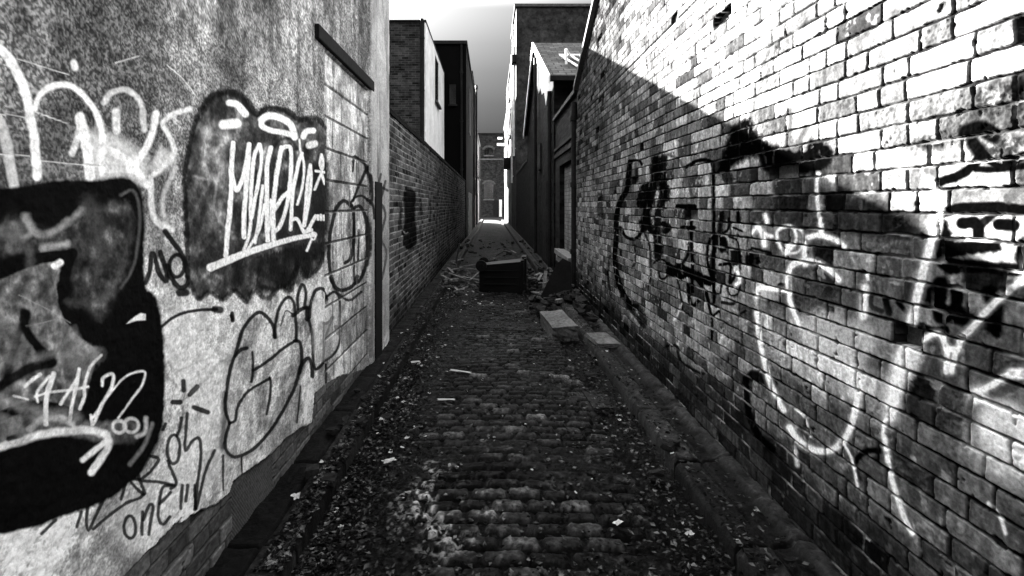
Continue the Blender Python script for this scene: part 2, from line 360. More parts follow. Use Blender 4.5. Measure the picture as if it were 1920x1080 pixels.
    S('Q', '740,390 735,450 690,480 640,500 620,560 625,660 660,740', 12, B, .85); S('Q', '700,360 690,450 650,600 640,700', 22, B, .75, 2, 2)
    Fl('Q', '670,500 720,490 730,560 690,580', B, .85, 2, 2); S('Q', '740,490 790,520 800,620 805,740 790,810 750,820 730,780', 8, B, .85); S('Q', '690,650 750,650 745,750 780,700', 13, B, .9)
    Fl('Q', '750,570 800,560 810,640 760,650', B, .8, 2, 2); Fl('Q', '780,350 805,350 805,410 780,410', B, .85, 1.5, 1); S('Q', '765,440 815,460', 8, B, .8); S('Q', '650,700 660,800 690,810 700,760', 10, B, .8)
    Fl('Q', '840,560 880,570 870,650 830,640', B, .8, 2, 2); S('Q', '870,555 930,570 980,585', 11, B, .8); S('Q', '900,615 900,640', 12, B, .9); S('Q', '1030,770 1050,770', 30, B, .9)
    Fl('Q', '690,60 740,100 760,180 700,170', B, .6, 3, 3); S('Q', '700,860 760,870 770,860', 14, B, .7); S('Q', '800,930 830,910', 12, B, .7); S('Q', '180,890 230,890 260,970', 26, B, .6, 3, 3)
    S('Q', '70,600 60,700 75,820', 10, B, .5); Fl('Q', '0,240 30,260 30,380 0,360', B, .5, 2, 2)
    S('Q', '210,540 215,620 200,660', 9, B, .6)
    # low sprayed loop on the dark base
    S('G', '690,470 695,540 705,610 740,690 790,740', 20, B, .8, 3); S('G', '715,455 760,470 790,490', 30, B, .8, 3); S('G', '385,345 425,345 440,400 500,440 530,450', 8, B, .7)
    S('G', '200,110 250,200 300,270', 12, B, .6, 2, 2)
    # white tag, far loop
    for st, q in (('945,370 955,410', 16), ('900,430 930,480 940,540', 18), ('870,470 900,440 950,480 980,490', 12), ('1010,500 1015,455 1060,430 1100,440 1120,500 1090,560 1040,560 1015,520', 9), ('1060,580 1080,540', 26)): S('Q', st, q, W, .85, 2.5)
    S('Q', '790,690 800,740 780,760', 14, W, .8, 1.5)
    S('J', '60,410 55,380 80,358 150,368 230,378 240,430 265,500 295,570', 18, W, .9, 1.6); S('J', '55,500 65,590 80,690 105,800 135,900 170,980 210,1050', 20, W, .85, 2)
    S('J', '235,360 232,300 255,235 310,210 360,208 430,235 490,280 520,315', 22, W, .95, 1.6); S('J', '330,110 325,170 330,230', 18, W, .8, 2); S('J', '350,75 400,62 450,72 520,100 550,125', 20, W, .9, 2)
    S('J', '415,0 418,40 410,65', 16, W, .8, 2); S('J', '170,100 175,40 240,15 310,40 320,110 280,160 220,160 185,130', 8, W, .6, 2); S('J', '90,60 95,110', 16, W, .7, 2)
    S('J', '665,360 660,420 655,520', 30, W, .75, 4); S('J', '675,285 680,310', 12, W, .9, 1)
    S('K', '460,740 455,850 465,960 480,1040', 14, W, .65, 1.5)
    # black letters beside it
    S('J', '360,480 420,430 460,375', 30, B, .92, 1.5, tap=-.3); S('J', '478,440 478,530', 26, B, .9, 1.5); S('J', '460,390 490,410', 24, B, .7, 2)
    S('J', '700,400 700,460 760,490', 22, B, .75, 2.5); S('J', '780,420 800,500', 28, B, .8, 2.5); S('J', '850,440 920,510 940,440 985,390', 20, B, .85, 2.5)
    S('J', '935,690 970,720 990,740', 40, .04, .6, 5)
    # face-like piece at the right edge
    S('Fq', '830,450 900,430 960,460', 60, B, .8, 5); S('Fq', '870,500 900,540', 50, B, .85, 5)
    S('Fq', '905,555 860,610 800,650 740,672 680,690', 34, B, .93, 2, 1.5); S('Fq', '925,555 960,588 1020,595 1105,555', 30, B, .93, 2); S('Fq', '1000,530 1010,600', 14, B, .85, 1.5); S('Fq', '880,620 980,622 1110,605', 22, B, .85, 2)
    S('Fq', '715,830 800,805 900,800 1000,800 1110,815', 38, B, .9, 2.5); S('Fq', '815,875 870,870', 42, B, .92, 2.5); S('Fq', '985,880 1060,885', 42, B, .92, 2.5); S('Fq', '1105,700 1060,730 1030,760', 36, .02, .85, 3)
    S('Fq', '970,820 930,860 895,890 890,940', 34, B, .85, 3)
    Fl('J', '1060,20 1110,0 1170,100 1420,90 1430,150 1320,160 1110,190 1570,230 1570,300 1330,270 1120,280 1080,240 1050,120', B, .96, 4, 3, smooth=False)
    S('J', '1300,20 1310,90', 50, B, .85, 4); Fl('Fq', '1080,960 1110,940 1110,1080 1060,1040', B, .8, 4, 2); S('Fq', '710,890 720,1000', 60, B, .8, 5, 2)
    S('J', '980,390 1040,400', 60, B, .9, 4); S('J', '1090,340 1080,440 1100,520', 70, B, .9, 5); S('J', '1180,370 1185,440 1170,500', 50, B, .92, 4); Fl('J', '1090,470 1200,460 1290,510 1400,520 1420,640 1300,580 1160,560 1110,540', B, .93, 5, 3)
    S('J', '950,565 1000,590 1060,610 1110,600', 44, B, .9, 3); S('J', '1370,390 1400,470 1390,560', 70, B, .85, 6); S('J', '1300,560 1270,650 1280,690', 60, .05, .8, 8)
    S('J', '1380,930 1440,940 1520,900', 46, B, .9, 4); S('J', '1330,950 1420,1000 1560,1060', 26, B, .7, 4)
    S('H', '620,610 730,632', 22, .02, .8, 3); S('H', '250,790 275,755 320,742 370,748', 16, B, .9, 3)
    S('H', '250,800 270,850', 14, B, .5, 4)
    # big white strokes
    Fl('J', '860,720 960,640 980,740 900,900 860,1000 780,1080 790,900', .85, .7, 14, 5)
    S('Fq', '655,680 685,730 700,800 690,880 668,960 645,1060', 24, .75, .9, 2.2)
    S('J', '1060,0 1040,80 1015,180 990,280 965,390 935,520', 34, W, .8, 2.5); S('J', '935,520 915,620 885,720 850,830 830,960 810,1080', 44, W, .9, 4)
    S('H', '400,500 385,590 362,650 370,740 390,850 415,930 440,1000 470,1060', 13, W, .85, 2.5)
    S('J', '960,665 1000,645 1050,620 1090,625 1110,670 1125,720 1120,830', 24, W, .92, 1.8); S('J', '1150,830 1160,770 1175,710', 22, W, .92, 1.8); S('J', '1120,700 1180,710', 24, W, .9, 2)
    S('J', '1190,690 1205,640 1260,590 1330,510 1400,440 1480,370 1570,310', 26, .8, .9, 2)
    S('J', '1570,850 1500,845 1440,865 1380,905 1310,940', 26, W, .95, 2); S('J', '1280,950 1330,985 1400,1025 1480,1060 1570,1110', 34, W, .97, 2); S('J', '1290,965 1290,970', 60, W, .95, 4); S('J', '1500,840 1570,845', 40, W, .95, 5)
    S('H', '0,655 30,700 70,730 110,745 160,742 205,705 235,650 252,580 262,510', 17, W, .93, 2.5); S('H', '250,520 262,480 240,440', 34, W, .7, 8)
    S('H', '205,712 235,770 250,830 260,880', 7, W, .75, 1.2); S('H', '760,945 800,990 825,1060', 9, W, .7, 2); S('H', '25,585 60,620 80,690', 6, W, .6, 1.2); S('H', '20,730 30,800', 9, W, .5, 3)
    S('Z', '1880,800 1910,830 1940,840', 70, .85, .75, 14); S('Z', '1540,620 1570,650 1600,640', 60, .75, .35, 14)
    al = (1-(1-p.a)**np.where(p.val > .4, 1.3, 2.6))*mix(1, .6, j)*(1-.25*ss(.55, .8, n1)*(p.val > .3)); tone = mix(tone, p.val*(.8+.4*n1), al)
    # joints: deep dirty mortar, some pale lime left
    lime = ss(.55, .75, fbm(Yc*7, Zt*14, 3, 77))*ss(2.2, 1.2, Zt)
    jt = mix(.008, .25, lime*.8); tone = mix(tone, jt*(.6+.8*n1), np.clip(j*1.15, 0, 1)*(1-.45*p.a*(p.val > .5)))
    tone = np.where(hole, .01, tone); tone = tone*(1-.75*groove)  # shade inside the holes and groove painted into the tone
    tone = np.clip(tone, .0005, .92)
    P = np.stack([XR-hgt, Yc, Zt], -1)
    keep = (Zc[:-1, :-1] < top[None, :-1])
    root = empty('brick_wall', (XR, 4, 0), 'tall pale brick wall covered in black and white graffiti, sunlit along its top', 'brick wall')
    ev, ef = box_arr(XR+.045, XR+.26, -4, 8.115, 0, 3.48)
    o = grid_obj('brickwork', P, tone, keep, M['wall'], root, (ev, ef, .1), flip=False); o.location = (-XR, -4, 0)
    mb = MB()   # upper gable core and verge
    prof = [(-4, 3.4), (8.115, 3.4), (8.115, 3.96+.51*(7.2-8.115)), (5.3, 4.93), (3.9, 4.22), (-4, 4.22)]
    mb.prism(prof, 'x', XR+.055, XR+.26); c = mb.build('gable_core', M['dbrick'], root); c.location = (-XR, -4, 0)
    mb = MB()
    for (ya, za), (yb, zb) in (((8.13, 3.49), (5.3, 4.93)), ((5.3, 4.93), (3.9, 4.22)), ((3.9, 4.22), (-4, 4.22))):
        mb.prism([(ya, za), (yb, zb), (yb, zb+.07), (ya, za+.07)], 'x', XR-.045, XR+.3)
    c = mb.build('coping', M['sill'], root); c.location = (-XR, -4, 0)
right_wall()

# ================================================================= LEFT PLASTERED WALL
PB = [(340, 983), (370, 962), (400, 950), (431, 924), (437, 905), (450, 893), (476, 874), (495, 862), (500, 858), (528, 833), (533, 824), (560, 806), (585, 792), (588, 760), (590, 738), (612, 720), (640, 705), (660, 699), (695, 690)]
def left_wall():
    Y1 = 5.47
    ys = np.concatenate([np.arange(-4, -.6, .04), np.arange(-.6, .99, .009), steps(1.0, Y1, y2(.85, .0026, .009))])
    zs = np.concatenate([np.arange(0.0, 2.3, .003), steps(2.3, 4.3, lambda z: .0075)])
    Yc, Zc = np.meshgrid(ys, zs)
    n1 = fbm(Yc*55, Zc*55, 3, 121); n2 = fbm(Yc*10, Zc*10, 4, 122); n3 = fbm(Yc*1.7, Zc*1.7, 4, 123); n4 = fbm(Yc*170, Zc*150, 2, 124)
    # lower edge of the plaster
    bx = np.array([-1140/.3+0]+[q[0] for q in PB]); 
    by = [1.14*F/(VX-q[0]) for q in PB]; bz = [CAMZ+(VY-q[1])/F*yy for q, yy in zip(PB, by)]
    edge = np.interp(ys, by, bz, left=bz[0]+.02)[None, :]+.02*(n2-.5)+.015*(n1-.5)
    pl = ss(-.002, .003, Zc-edge)
    door = (ss(3.395, 3.405, Yc)*ss(4.60, 4.59, Yc)*ss(2.675, 2.665, Zc))
    # blocks in the old doorway
    H = .222; rr = np.floor(Zc/H); fv = Zc-rr*H; uu = Yc-3.4+np.mod(rr, 2)*.21+.03*hsh(rr, rr*0, 9); kk = np.floor(uu/.44); fu = uu-kk*.44
    bd = np.minimum(np.minimum(fu, .44-fu), np.minimum(fv, H-fv))+.003*(n1-.5)
    bj = (1-ss(.006, .013, bd))*door; bh = hsh(kk, rr, 131)
    hgt = .012*pl+(n2-.5)*.008*pl+(n1-.5)*.0028+(n4-.5)*.0008
    hgt = hgt-door*.013*pl-bj*.006+door*(bh-.5)*.004
    speck = ss(.35, .7, n4)
    tone = .26+.2*(n3-.4)+.26*(speck-.5)*ss(1.2, 1.9, Zc+.25*(n3-.5))+.1*(n2-.5)
    tone = tone+.62*ss(1.6, .95, Zc+.3*(n3-.5))*(1-.6*ss(.6, .75, n2))     # cleaner, whiter paint low down
    tone = tone*mix(1, .78, ss(2.7, 3.5, Yc)*(1-door))
    drip = ss(.52, .8, fbm(Yc*14, Zc*.8, 3, 140)); tone = tone*(1-.35*drip*ss(1.3, 2.2, Zc))
    tone = mix(tone, .50+.34*(bh-.5)+.3*(n3-.5)+.4*(n2-.5), door*.9)
    tone = tone*mix(1, .25, bj)
    st1 = fbm(Yc*3.2, Zc*2.2, 5, 160); st2 = fbm(Yc*20, Zc*20, 3, 161); fine = ss(.3, .7, vn(Yc*210, Zc*210, 162)*.5+n4*.5)
    tone = tone*.80*(.45+1.05*ss(.3, .68, st1))*(.7+.6*ss(.35, .65, st2))*(.7+.6*fine)
    tone = tone*(1-.45*ss(.56, .7, fbm(Yc*16, Zc*1.1, 4, 163))*ss(.45, .6, st1)); tone = np.clip(tone, 0, .9)
    # cracks and scratches
    PX = np.where(ys > .8, VX+F*XL/np.maximum(ys, .8), -9000); PY = VY-F*(Zc-CAMZ)/np.maximum(Yc, .8)
    p = Paint(PX, PY, n1, 1.12); S, Fl, Rg = p.S, p.fill, p.ring; W, B = .95, .003
    Fl('Z', '-40,560 60,420 200,420 330,560 330,980 -40,1080', .3, .0)
    S('Z', '350,610 330,640 360,680 400,700', 70, .8, .55, 22); S('Z', '400,800 380,860 330,920 260,980', 80, .8, .5, 26); S('Z', '380,740 400,760', 40, .85, .6, 16)
    for st, q, a in (('0,50 40,90 90,180 115,250 130,340 150,450 162,600', 34, 1), ('150,310 170,250 220,212 290,205 350,240 400,300 430,360 440,440 440,590', 22, .92), ('345,345 372,450 385,600', 40, .9),
                  ('450,280 480,240 540,225 590,260 610,310 620,400', 22, .55), ('500,320 500,400', 30, .7), ('670,330 650,430 600,530 560,570', 26, .9), ('440,480 500,500 560,540 620,620 640,640', 30, .8),
                  ('820,308 750,330 700,370 730,430 750,500 690,570 650,600', 20, .7), ('650,620 655,740 680,800 740,830', 22, .75), ('0,370 30,460 60,640', 40, .55), ('310,500 330,450 350,360', 24, .7), ('720,820 700,700 760,560', 18, .4)):
        S('A', st, q, W, a, 2.6, 1.6)
    Fl('A', '380,400 480,420 560,460 640,540 620,620 520,600 400,600', .9, .62, 14, 7); Fl('A', '690,470 760,520 700,580 650,560', .9, .6, 8, 5)
    Rg('A', 325, 100, 22, 38, 16, .03, a=.75, soft=3); S('A', '318,110 325,130', 26, .9, .9, 3)
    # the big black piece, left edge
    Fl('Z', '-170,380 -140,355 -40,350 15,352 60,345 120,338 180,338 230,332 255,345 268,372 272,430 270,500 274,540 290,555 303,590 308,650 309,720 305,790 290,840 262,890 232,915 205,935 160,955 100,975 60,990 -40,1010 -140,1020 -170,980', B, 1, 3.5, 3)
    Fl('Z', '20,400 90,430 150,400 225,380 246,400 244,470 225,540 190,600 150,560 120,500 60,470 -40,480', .045, .9, 12, 8, var=.9)
    Fl('Z', '-40,520 10,505 60,495 115,490 108,540 130,600 190,655 175,720 150,765 60,750 -40,770', .12, 1, 5, 4, var=.8)
    Fl('Z', '-40,790 60,775 110,770 170,790 240,790 262,800 250,830 190,828 90,815 -40,850', .10, .9, 6, 4, var=.6)
    S('A', '60,810 100,860 140,830 115,770', 26, .28, .7, 5, 4); S('A', '110,780 150,840 210,845 290,800 350,745', 26, .3, .75, 5, 4); S('A', '190,910 290,890', 26, .45, .7, 5, 4); S('A', '20,840 80,830', 60, .12, .7, 8, 4)
    S('A', '520,680 570,660 600,720 600,850 570,1000 520,1080', 9, .14, .6, 3); S('A', '540,700 560,780 545,900 500,1060', 7, .05, .6, 3)
    S('B', '100,150 60,330 0,420', 12, B, .9, 2); S('B', '55,330 110,240 90,210', 30, .2, .6, 5, 3)
    S('B', '-20,560 100,515 200,510 270,525 345,560', 38, B, 1, 2); S('B', '345,560 385,500 410,400 450,270', 36, B, 1, 2); S('B', '450,270 400,230 330,170 290,120 270,60 262,-10', 38, B, 1, 2)
    S('A', '-20,1030 100,975 180,950 310,935', 42, B, 1, 2, smooth=False); S('A', '310,930 285,1000 268,1100', 42, B, 1, 2); S('B', '110,110 105,170 150,240 230,320', 36, B, 1, 3); S('B', '225,325 130,345 60,385 -20,440', 36, B, .95, 3); S('B', '100,100 60,260 30,380', 22, B, .9, 3)
    S('A', '235,985 260,970', 26, W, .95, 2); S('B', '300,180 330,230 400,260', 20, .35, .6, 5, 4); S('B', '280,240 300,330', 60, .2, .5, 10, 5)
    Fl('B', '545,155 575,128 605,108 628,112 630,138 590,140', W, 1, 1.2, .8, smooth=False)
    S('B', '80,30 200,90 300,150', 4, .35, .6, 1, .3); S('B', '110,165 270,130', 4, .3, .6, 1, .3)
    for st, q in (('105,425 140,395 175,372', 14), ('198,585 200,470 232,370', 20), ('150,468 210,450 300,440 380,425', 9), ('300,575 310,500 325,440 340,350', 14), ('262,500 300,440 335,385', 12), ('345,520 365,470 365,420 390,340 435,290', 12),
                  ('440,420 448,385 485,372 482,420 440,500 400,588 392,550', 12), ('400,560 460,470 520,400 570,368 625,362 610,420 560,490 510,560', 8), ('215,380 160,450 160,490', 10), ('120,480 60,465', 7)): S('B', st, q, W, .85, 1.3)
    S('B', '-20,690 80,660 180,632 280,618 380,612 455,632', 30, .8, .85, 3.5, 2); S('B', '450,630 468,670 440,730 395,795', 28, .9, .92, 2.5, 1.5); S('B', '455,660 400,705 355,740', 22, .9, .92, 2.2)
    S('B', '130,610 170,570 260,560 310,590', 22, .55, .7, 4, 3); Rg('B', 512, 598, 28, 26, 12, .8, a=.8, soft=2); Rg('B', 566, 592, 32, 30, 12, .75, a=.8, soft=2); S('B', '630,560 625,620 590,640', 14, .7, .7, 3); S('B', '655,585 620,680 560,760', 14, .3, .6, 3)
    S('B', '35,650 90,635', 20, B, .9, 2)
    S('B', '10,480 120,520 220,540 330,560', 40, .3, .5, 10, 8); S('B', '300,190 340,260 420,290', 46, .3, .45, 8, 8); S('B', '160,300 260,280 380,330', 30, .25, .45, 8, 7); S('B', '0,560 60,590 100,640', 40, .25, .45, 8, 7); S('A', '60,870 120,900 130,1000', 30, .12, .6, 9, 7); S('A', '380,720 420,800 430,950', 60, .06, .6, 12, 8); S('B', '0,150 60,200 40,320', 40, .16, .6, 12, 8); S('B', '300,60 420,60 480,0', 26, .1, .5, 8, 6)
    Fl('B', '-60,700 150,672 400,650 440,690 380,830 500,720 610,690 560,800 440,860 300,960 -60,1010', B, .0)
    # side scribbles
    S('B', '700,165 740,132 790,108 860,95 935,92', 13, B, .97, 1.3); S('B', '925,92 950,95', 28, B, .95, 2); S('B', '1000,110 1003,140', 16, B, .95); S('B', '775,20 800,20', 30, B, .95, 2)
    for st in ('790,402 790,440', '745,492 775,492', '835,515 895,535', '815,460 850,425'): S('B', st, 20, B, .95, 1.5, tap=.7)
    S('B', '820,455 880,400 950,320 1000,310', 12, .15, .5, 3); S('B', '760,360 900,300', 6, .2, .4, 2)
    for st in ('712,835 745,885 780,930 803,990 808,1060 775,1078 735,1030 722,985', '625,1058 645,1010 655,935 668,950 690,1020 718,1050 712,990 690,925'): S('A', st, 20, B, .96, 1.6)
    Rg('A', 762, 985, 32, 48, 16, B, a=.96, soft=1.6); S('B', '800,30 850,60 900,20', 8, B, .0)
    for st in ('590,780 605,830 625,885', '640,722 685,738 650,790 612,828 680,835 750,850', '600,825 560,825 585,860 620,890', '722,745 755,820 757,848 735,865', '805,540 800,620 800,700 835,655 862,655 862,760 850,850 838,955',
               '925,700 890,780 868,860 845,950', '785,850 778,950', '808,850 800,918', '838,850 842,950', '545,830 520,910', '740,850 700,860 685,930 680,985 700,1018 730,985', '688,930 735,880', '612,1062 614,1000 618,965', '618,1000 645,935 660,945 650,1000 640,1062', '380,930 372,1000 380,1045 410,990 450,900', '400,1040 470,980 540,930 600,905 620,890', '350,965 330,1030', '240,1000 180,1058',
               '780,560 775,600 760,640', '710,585 700,610'): S('B', st, 13, B, .93, 1.2)
    Rg('B', 748, 695, 28, 62, 13, B, a=.93); Rg('B', 562, 1030, 24, 48, 13, B, a=.93)
    # dark mottled cloud with the tall white tag
    Fl('Z', '372,215 385,190 410,175 440,172 465,190 482,215 500,205 540,208 562,225 590,222 612,240 616,300 616,420 606,475 598,500 575,520 560,502 545,545 525,538 500,560 478,545 462,566 440,545 418,562 395,548 372,560 352,520 350,470 345,420 346,340 355,270', .05, .97, 4.5, 5, var=1.1)
    S('Z', '352,520 350,430 346,340 356,270 372,215 388,188 412,173 442,172 466,190 482,215 502,204 540,208 562,225 590,220 612,240', 9, B, .85, 2.5, 2); S('Z', '352,520 372,560 395,548 418,562 440,545 462,566 478,545 500,560 525,538 545,545 560,502 575,520 598,500 606,475', 8, B, .8, 2.5, 2)
    Fl('Z', '480,330 600,320 606,470 560,500 500,520 430,540 400,500 480,480', .012, .6, 10, 6)
    Fl('Z', '375,240 390,225 405,215 410,240 430,250 420,300 440,320 415,360 390,330 370,350 365,290', .22, .7, 7, 7, var=.8); Fl('Z', '380,380 410,350 420,400 400,440 385,420', .14, .6, 8, 6, var=.8)
    S('C', '150,640 145,740 175,800 220,840', 7, .3, .6, 2); S('C', '60,600 100,610 160,615', 9, .5, .5, 3, 2); S('C', '900,610 800,700', 9, .3, .0)
    S('C', '90,330 115,285 160,250 220,245 270,275 300,320', 20, B, .85, 4, 2); S('C', '330,340 355,305 420,305 480,345', 12, B, .8, 3); S('C', '500,370 530,345 560,370', 14, B, .8, 3); S('C', '400,470 430,440 470,440 500,480', 14, B, .8, 3)
    Fl('C', '330,940 500,900 640,880 600,990 520,1060 420,1080 330,1080', B, .75, 6, 4); S('C', '350,1075 400,1085 460,1060 500,990', 16, B, .8, 3); S('C', '240,940 235,1080', 30, B, .6, 6); Fl('C', '570,560 640,540 640,840 560,840', .012, .85, 6, 3)
    S('C', '205,282 240,290 275,330', 24, W, 1, 1.6, tap=-.2); S('C', '180,377 240,370', 36, W, .95, 2.5); S('C', '110,400 112,430', 30, .6, .7, 6)
    S('C', '345,355 375,338 420,345 470,375 488,430', 26, W, 1, 1.5, .6); S('C', '345,360 350,385 390,402 440,410 485,425', 20, W, .95, 1.5, .6)
    S('C', '525,428 540,405 568,402', 22, W, 1, 1.6); S('C', '552,465 574,458', 26, .85, .95, 2)
    for st, q in (('222,455 216,560 212,700 202,830 192,940', 18), ('216,580 228,640 240,658 262,620 280,540 292,462', 17), ('292,462 284,600 272,750 270,860', 18), ('336,462 312,520 302,650 300,780 318,700 335,600 346,520 340,462', 14), ('300,780 292,850 270,915', 12), ('350,640 340,740 318,885', 12), ('360,720 335,830 285,915', 10),
                  ('385,475 370,560 368,720 372,875', 17), ('385,700 385,780 370,860', 10), ('432,475 410,600 396,740 396,880', 17), ('432,480 455,470 472,490 470,620 455,720 425,810 400,838', 15), ('400,745 435,690 480,655', 15),
                  ('520,500 500,560 480,680 470,828', 14), ('522,500 528,560 520,650 500,720', 9), ('478,785 500,785 535,838 578,770', 13), ('508,440 515,500', 6), ('555,550 542,640 530,812', 13), ('556,552 560,610 548,720 532,810', 11), ('530,840 560,830', 14)): S('C', st, q, W, .97, .9, .5)
    S('C', '125,992 180,970 250,940 330,912 400,890 480,868 575,850', 30, .95, .97, 1.4, 1, tap=.45); Rg('C', 568, 856, 10, 16, 7, .9, soft=1); S('C', '562,868 540,920', 9, .9, .95, 1)
    for st in ('604,505 598,540 606,570 612,535 604,505', '580,576 622,582', '606,580 574,655', '604,585 618,632', '588,768 588,785', '601,766 601,786', '614,770 614,786'): S('C', st, 10, .92, .95, .9, .4)
    # outlined letters on the blocks
    for st, q in (('740,725 705,705 672,745 652,830 645,900 648,1000 668,1070 700,1090 745,1070 765,1030', 15), ('740,725 750,790 748,880 735,950 712,972', 13), ('750,735 775,728 798,770 806,860 800,980 775,1045 755,1060', 14), ('752,740 750,900 752,1045', 9), ('770,830 768,960', 8),
                  ('745,575 752,515 775,530 802,560 780,620 745,705', 11), ('735,715 755,690 790,685 815,720 820,780', 10), ('800,560 812,620 815,700', 9)): S('C', st, q, B, .96, 1.2)
    for st, q in (('386,248 378,200 350,160 320,145 285,170 250,225 228,300 205,370 188,460 182,550 198,603', 14), ('198,603 222,590 232,540 262,485 300,455 366,418', 11), ('366,415 370,440 366,500 352,565', 11), ('198,603 182,665 185,715 215,742 260,732 310,700 370,630 420,550 462,470 490,380 497,320 490,270 470,262', 13),
                  ('470,262 420,295 350,352 295,385', 12), ('292,310 296,360 290,432', 10), ('222,325 245,300 270,292', 14), ('386,248 388,190 405,125 440,82 465,105 472,170 476,262', 12), ('482,130 482,75 500,30 515,60 510,125', 12), ('462,158 500,130 530,125', 15), ('520,130 518,175', 15),
                  ('530,165 536,100 555,55 585,48 608,85 605,105', 13), ('608,80 640,60 660,95 660,200 658,270 635,320 590,350', 10), ('526,170 542,250 545,330 555,380 590,350', 12), ('588,188 610,190 634,165 602,255 588,345', 9), ('588,188 588,340', 8), ('648,205 655,230', 16),
                  ('488,395 500,355 525,335 540,370 542,410', 15), ('172,735 175,880', 8), ('250,745 252,830', 7), ('605,360 605,450', 9), ('492,450 478,600', 7), ('605,80 600,105', 8), ('410,200 430,140 460,150', 5), ('205,158 212,172', 14)): S('D', st, q, B, .96, 1.2, .6)
    S('D', '180,480 175,600 170,700', 22, B, .7, 4); S('D', '170,700 200,745 260,745 330,700', 16, .05, .5, 5)
    S('D', '620,0 650,60 700,95 750,60', 10, B, .9, 1.2)
    # light fills
    Fl('D', '540,100 600,100 655,110 655,270 590,345 545,300', .6, .35, 4, 3)
    # pilaster scribbles
    for st in ('850,590 835,680 870,760 850,860 875,930 855,1040', '870,620 850,700', '845,640 880,660'): S('C', st, 10, B, .85, 1)
    al = p.a*pl*(1-.55*bj)*(1-.1*ss(.6, .8, n4)*(p.val > .3)); tone = mix(tone, p.val*(.86+.28*n1), al)
    PXb = PX[None, :]
    for st in ('75,90 140,110 210,135 300,160', '-10,503 130,510', '180,532 300,545 430,556', '150,320 220,345 290,372', '-10,330 60,335 110,345', '720,120 790,180 850,260', '500,110 600,80'):
        q = Paint(PX, PY, n1); q.S('A', st, 4.5, 1, .9, .8, .8); hgt = hgt-.002*q.a; tone = mix(tone, .85, q.a*.75)
    # render losses
    loss = ss(.80, .84, fbm(Yc*5, Zc*5, 4, 150)-.02)*ss(.7, .4, Zc); hgt = hgt-loss*.008*pl; tone = tone*(1-.6*loss)
    # exposed brick under the plaster
    j, r, bid, dd, (h1, h2, h3) = bricks(Yc, Zc, 171, .004, .3)
    hatch = ((Yc > 2.2) & (Yc < 2.62) & (Zc < .33)).astype(float)
    bt = (.035+.09*h1)*(.4+1.2*n1); bt = mix(bt, .05, j); bh2 = -.006*j+.008*(n2-.5)+(h1-.5)*.006
    dia = ss(.35, .65, np.abs(np.mod((Yc*1.4+Zc)*48, 1)-.5)*2); bt = mix(bt, .03+.07*dia, hatch*.9); bh2 = mix(bh2, .004*dia-.004, hatch)
    tone = mix(bt, tone, pl); hgt = mix(bh2, hgt, pl)
    # pilaster at the end, standing proud
    pil = ss(4.63, 4.66, Yc); pedge = ss(Y1-.002, Y1-.03, Yc)
    tone = mix(tone, (.38+.3*(n3-.5)+.25*(n2-.5))*(.7+.6*n1)*(1-.5*ss(.5, .8, fbm(Yc*9, Zc*2, 3, 188))), pil*(1-al)*ss(.15, .3, Zc)); hgt = hgt+pil*.022*pl-(1-pedge)*.02
    tone = np.clip(tone, .002, .93)
    P = np.stack([XL+hgt-.012, Yc, Zc], -1)
    ev, ef = box_arr(XL-.4, XL-.045, -4, Y1-.004, 0, 4.28)
    root = empty('rendered_wall', (XL, 3, 0), 'tall plastered wall with big black graffiti piece and a tall white tag, alley left side', 'graffiti wall')
    o = grid_obj('plaster', P, tone, None, M['plaster'], root, (ev, ef, .12), flip=True); o.location = (-XL, -3, 0)
    def ch(mb, name, m):
        c = mb.build(name, m, root); c.location = (-XL, -3, 0); return c
    mb = MB(); mb.box(XL-.5, XL+.02, -4.05, Y1+.02, 4.283, 4.36); ch(mb, 'coping', M['sill'])
    mb = MB(); mb.box(XL-.03, XL+.03, 3.2, 4.72, 2.68, 2.775, bev=.006); ch(mb, 'lintel', M['dtimber'])
    mb = MB(); mb.box(XL-.03, XL+.035, 4.76, 5.04, .05, 1.83, bev=.006); ch(mb, 'post', M['dtimber'])
    mb = MB(); mb.box(XL-.044, XL-.004, Y1-.003, Y1+.004, 0, 4.28); ch(mb, 'wall_end', M['sill'])
left_wall()

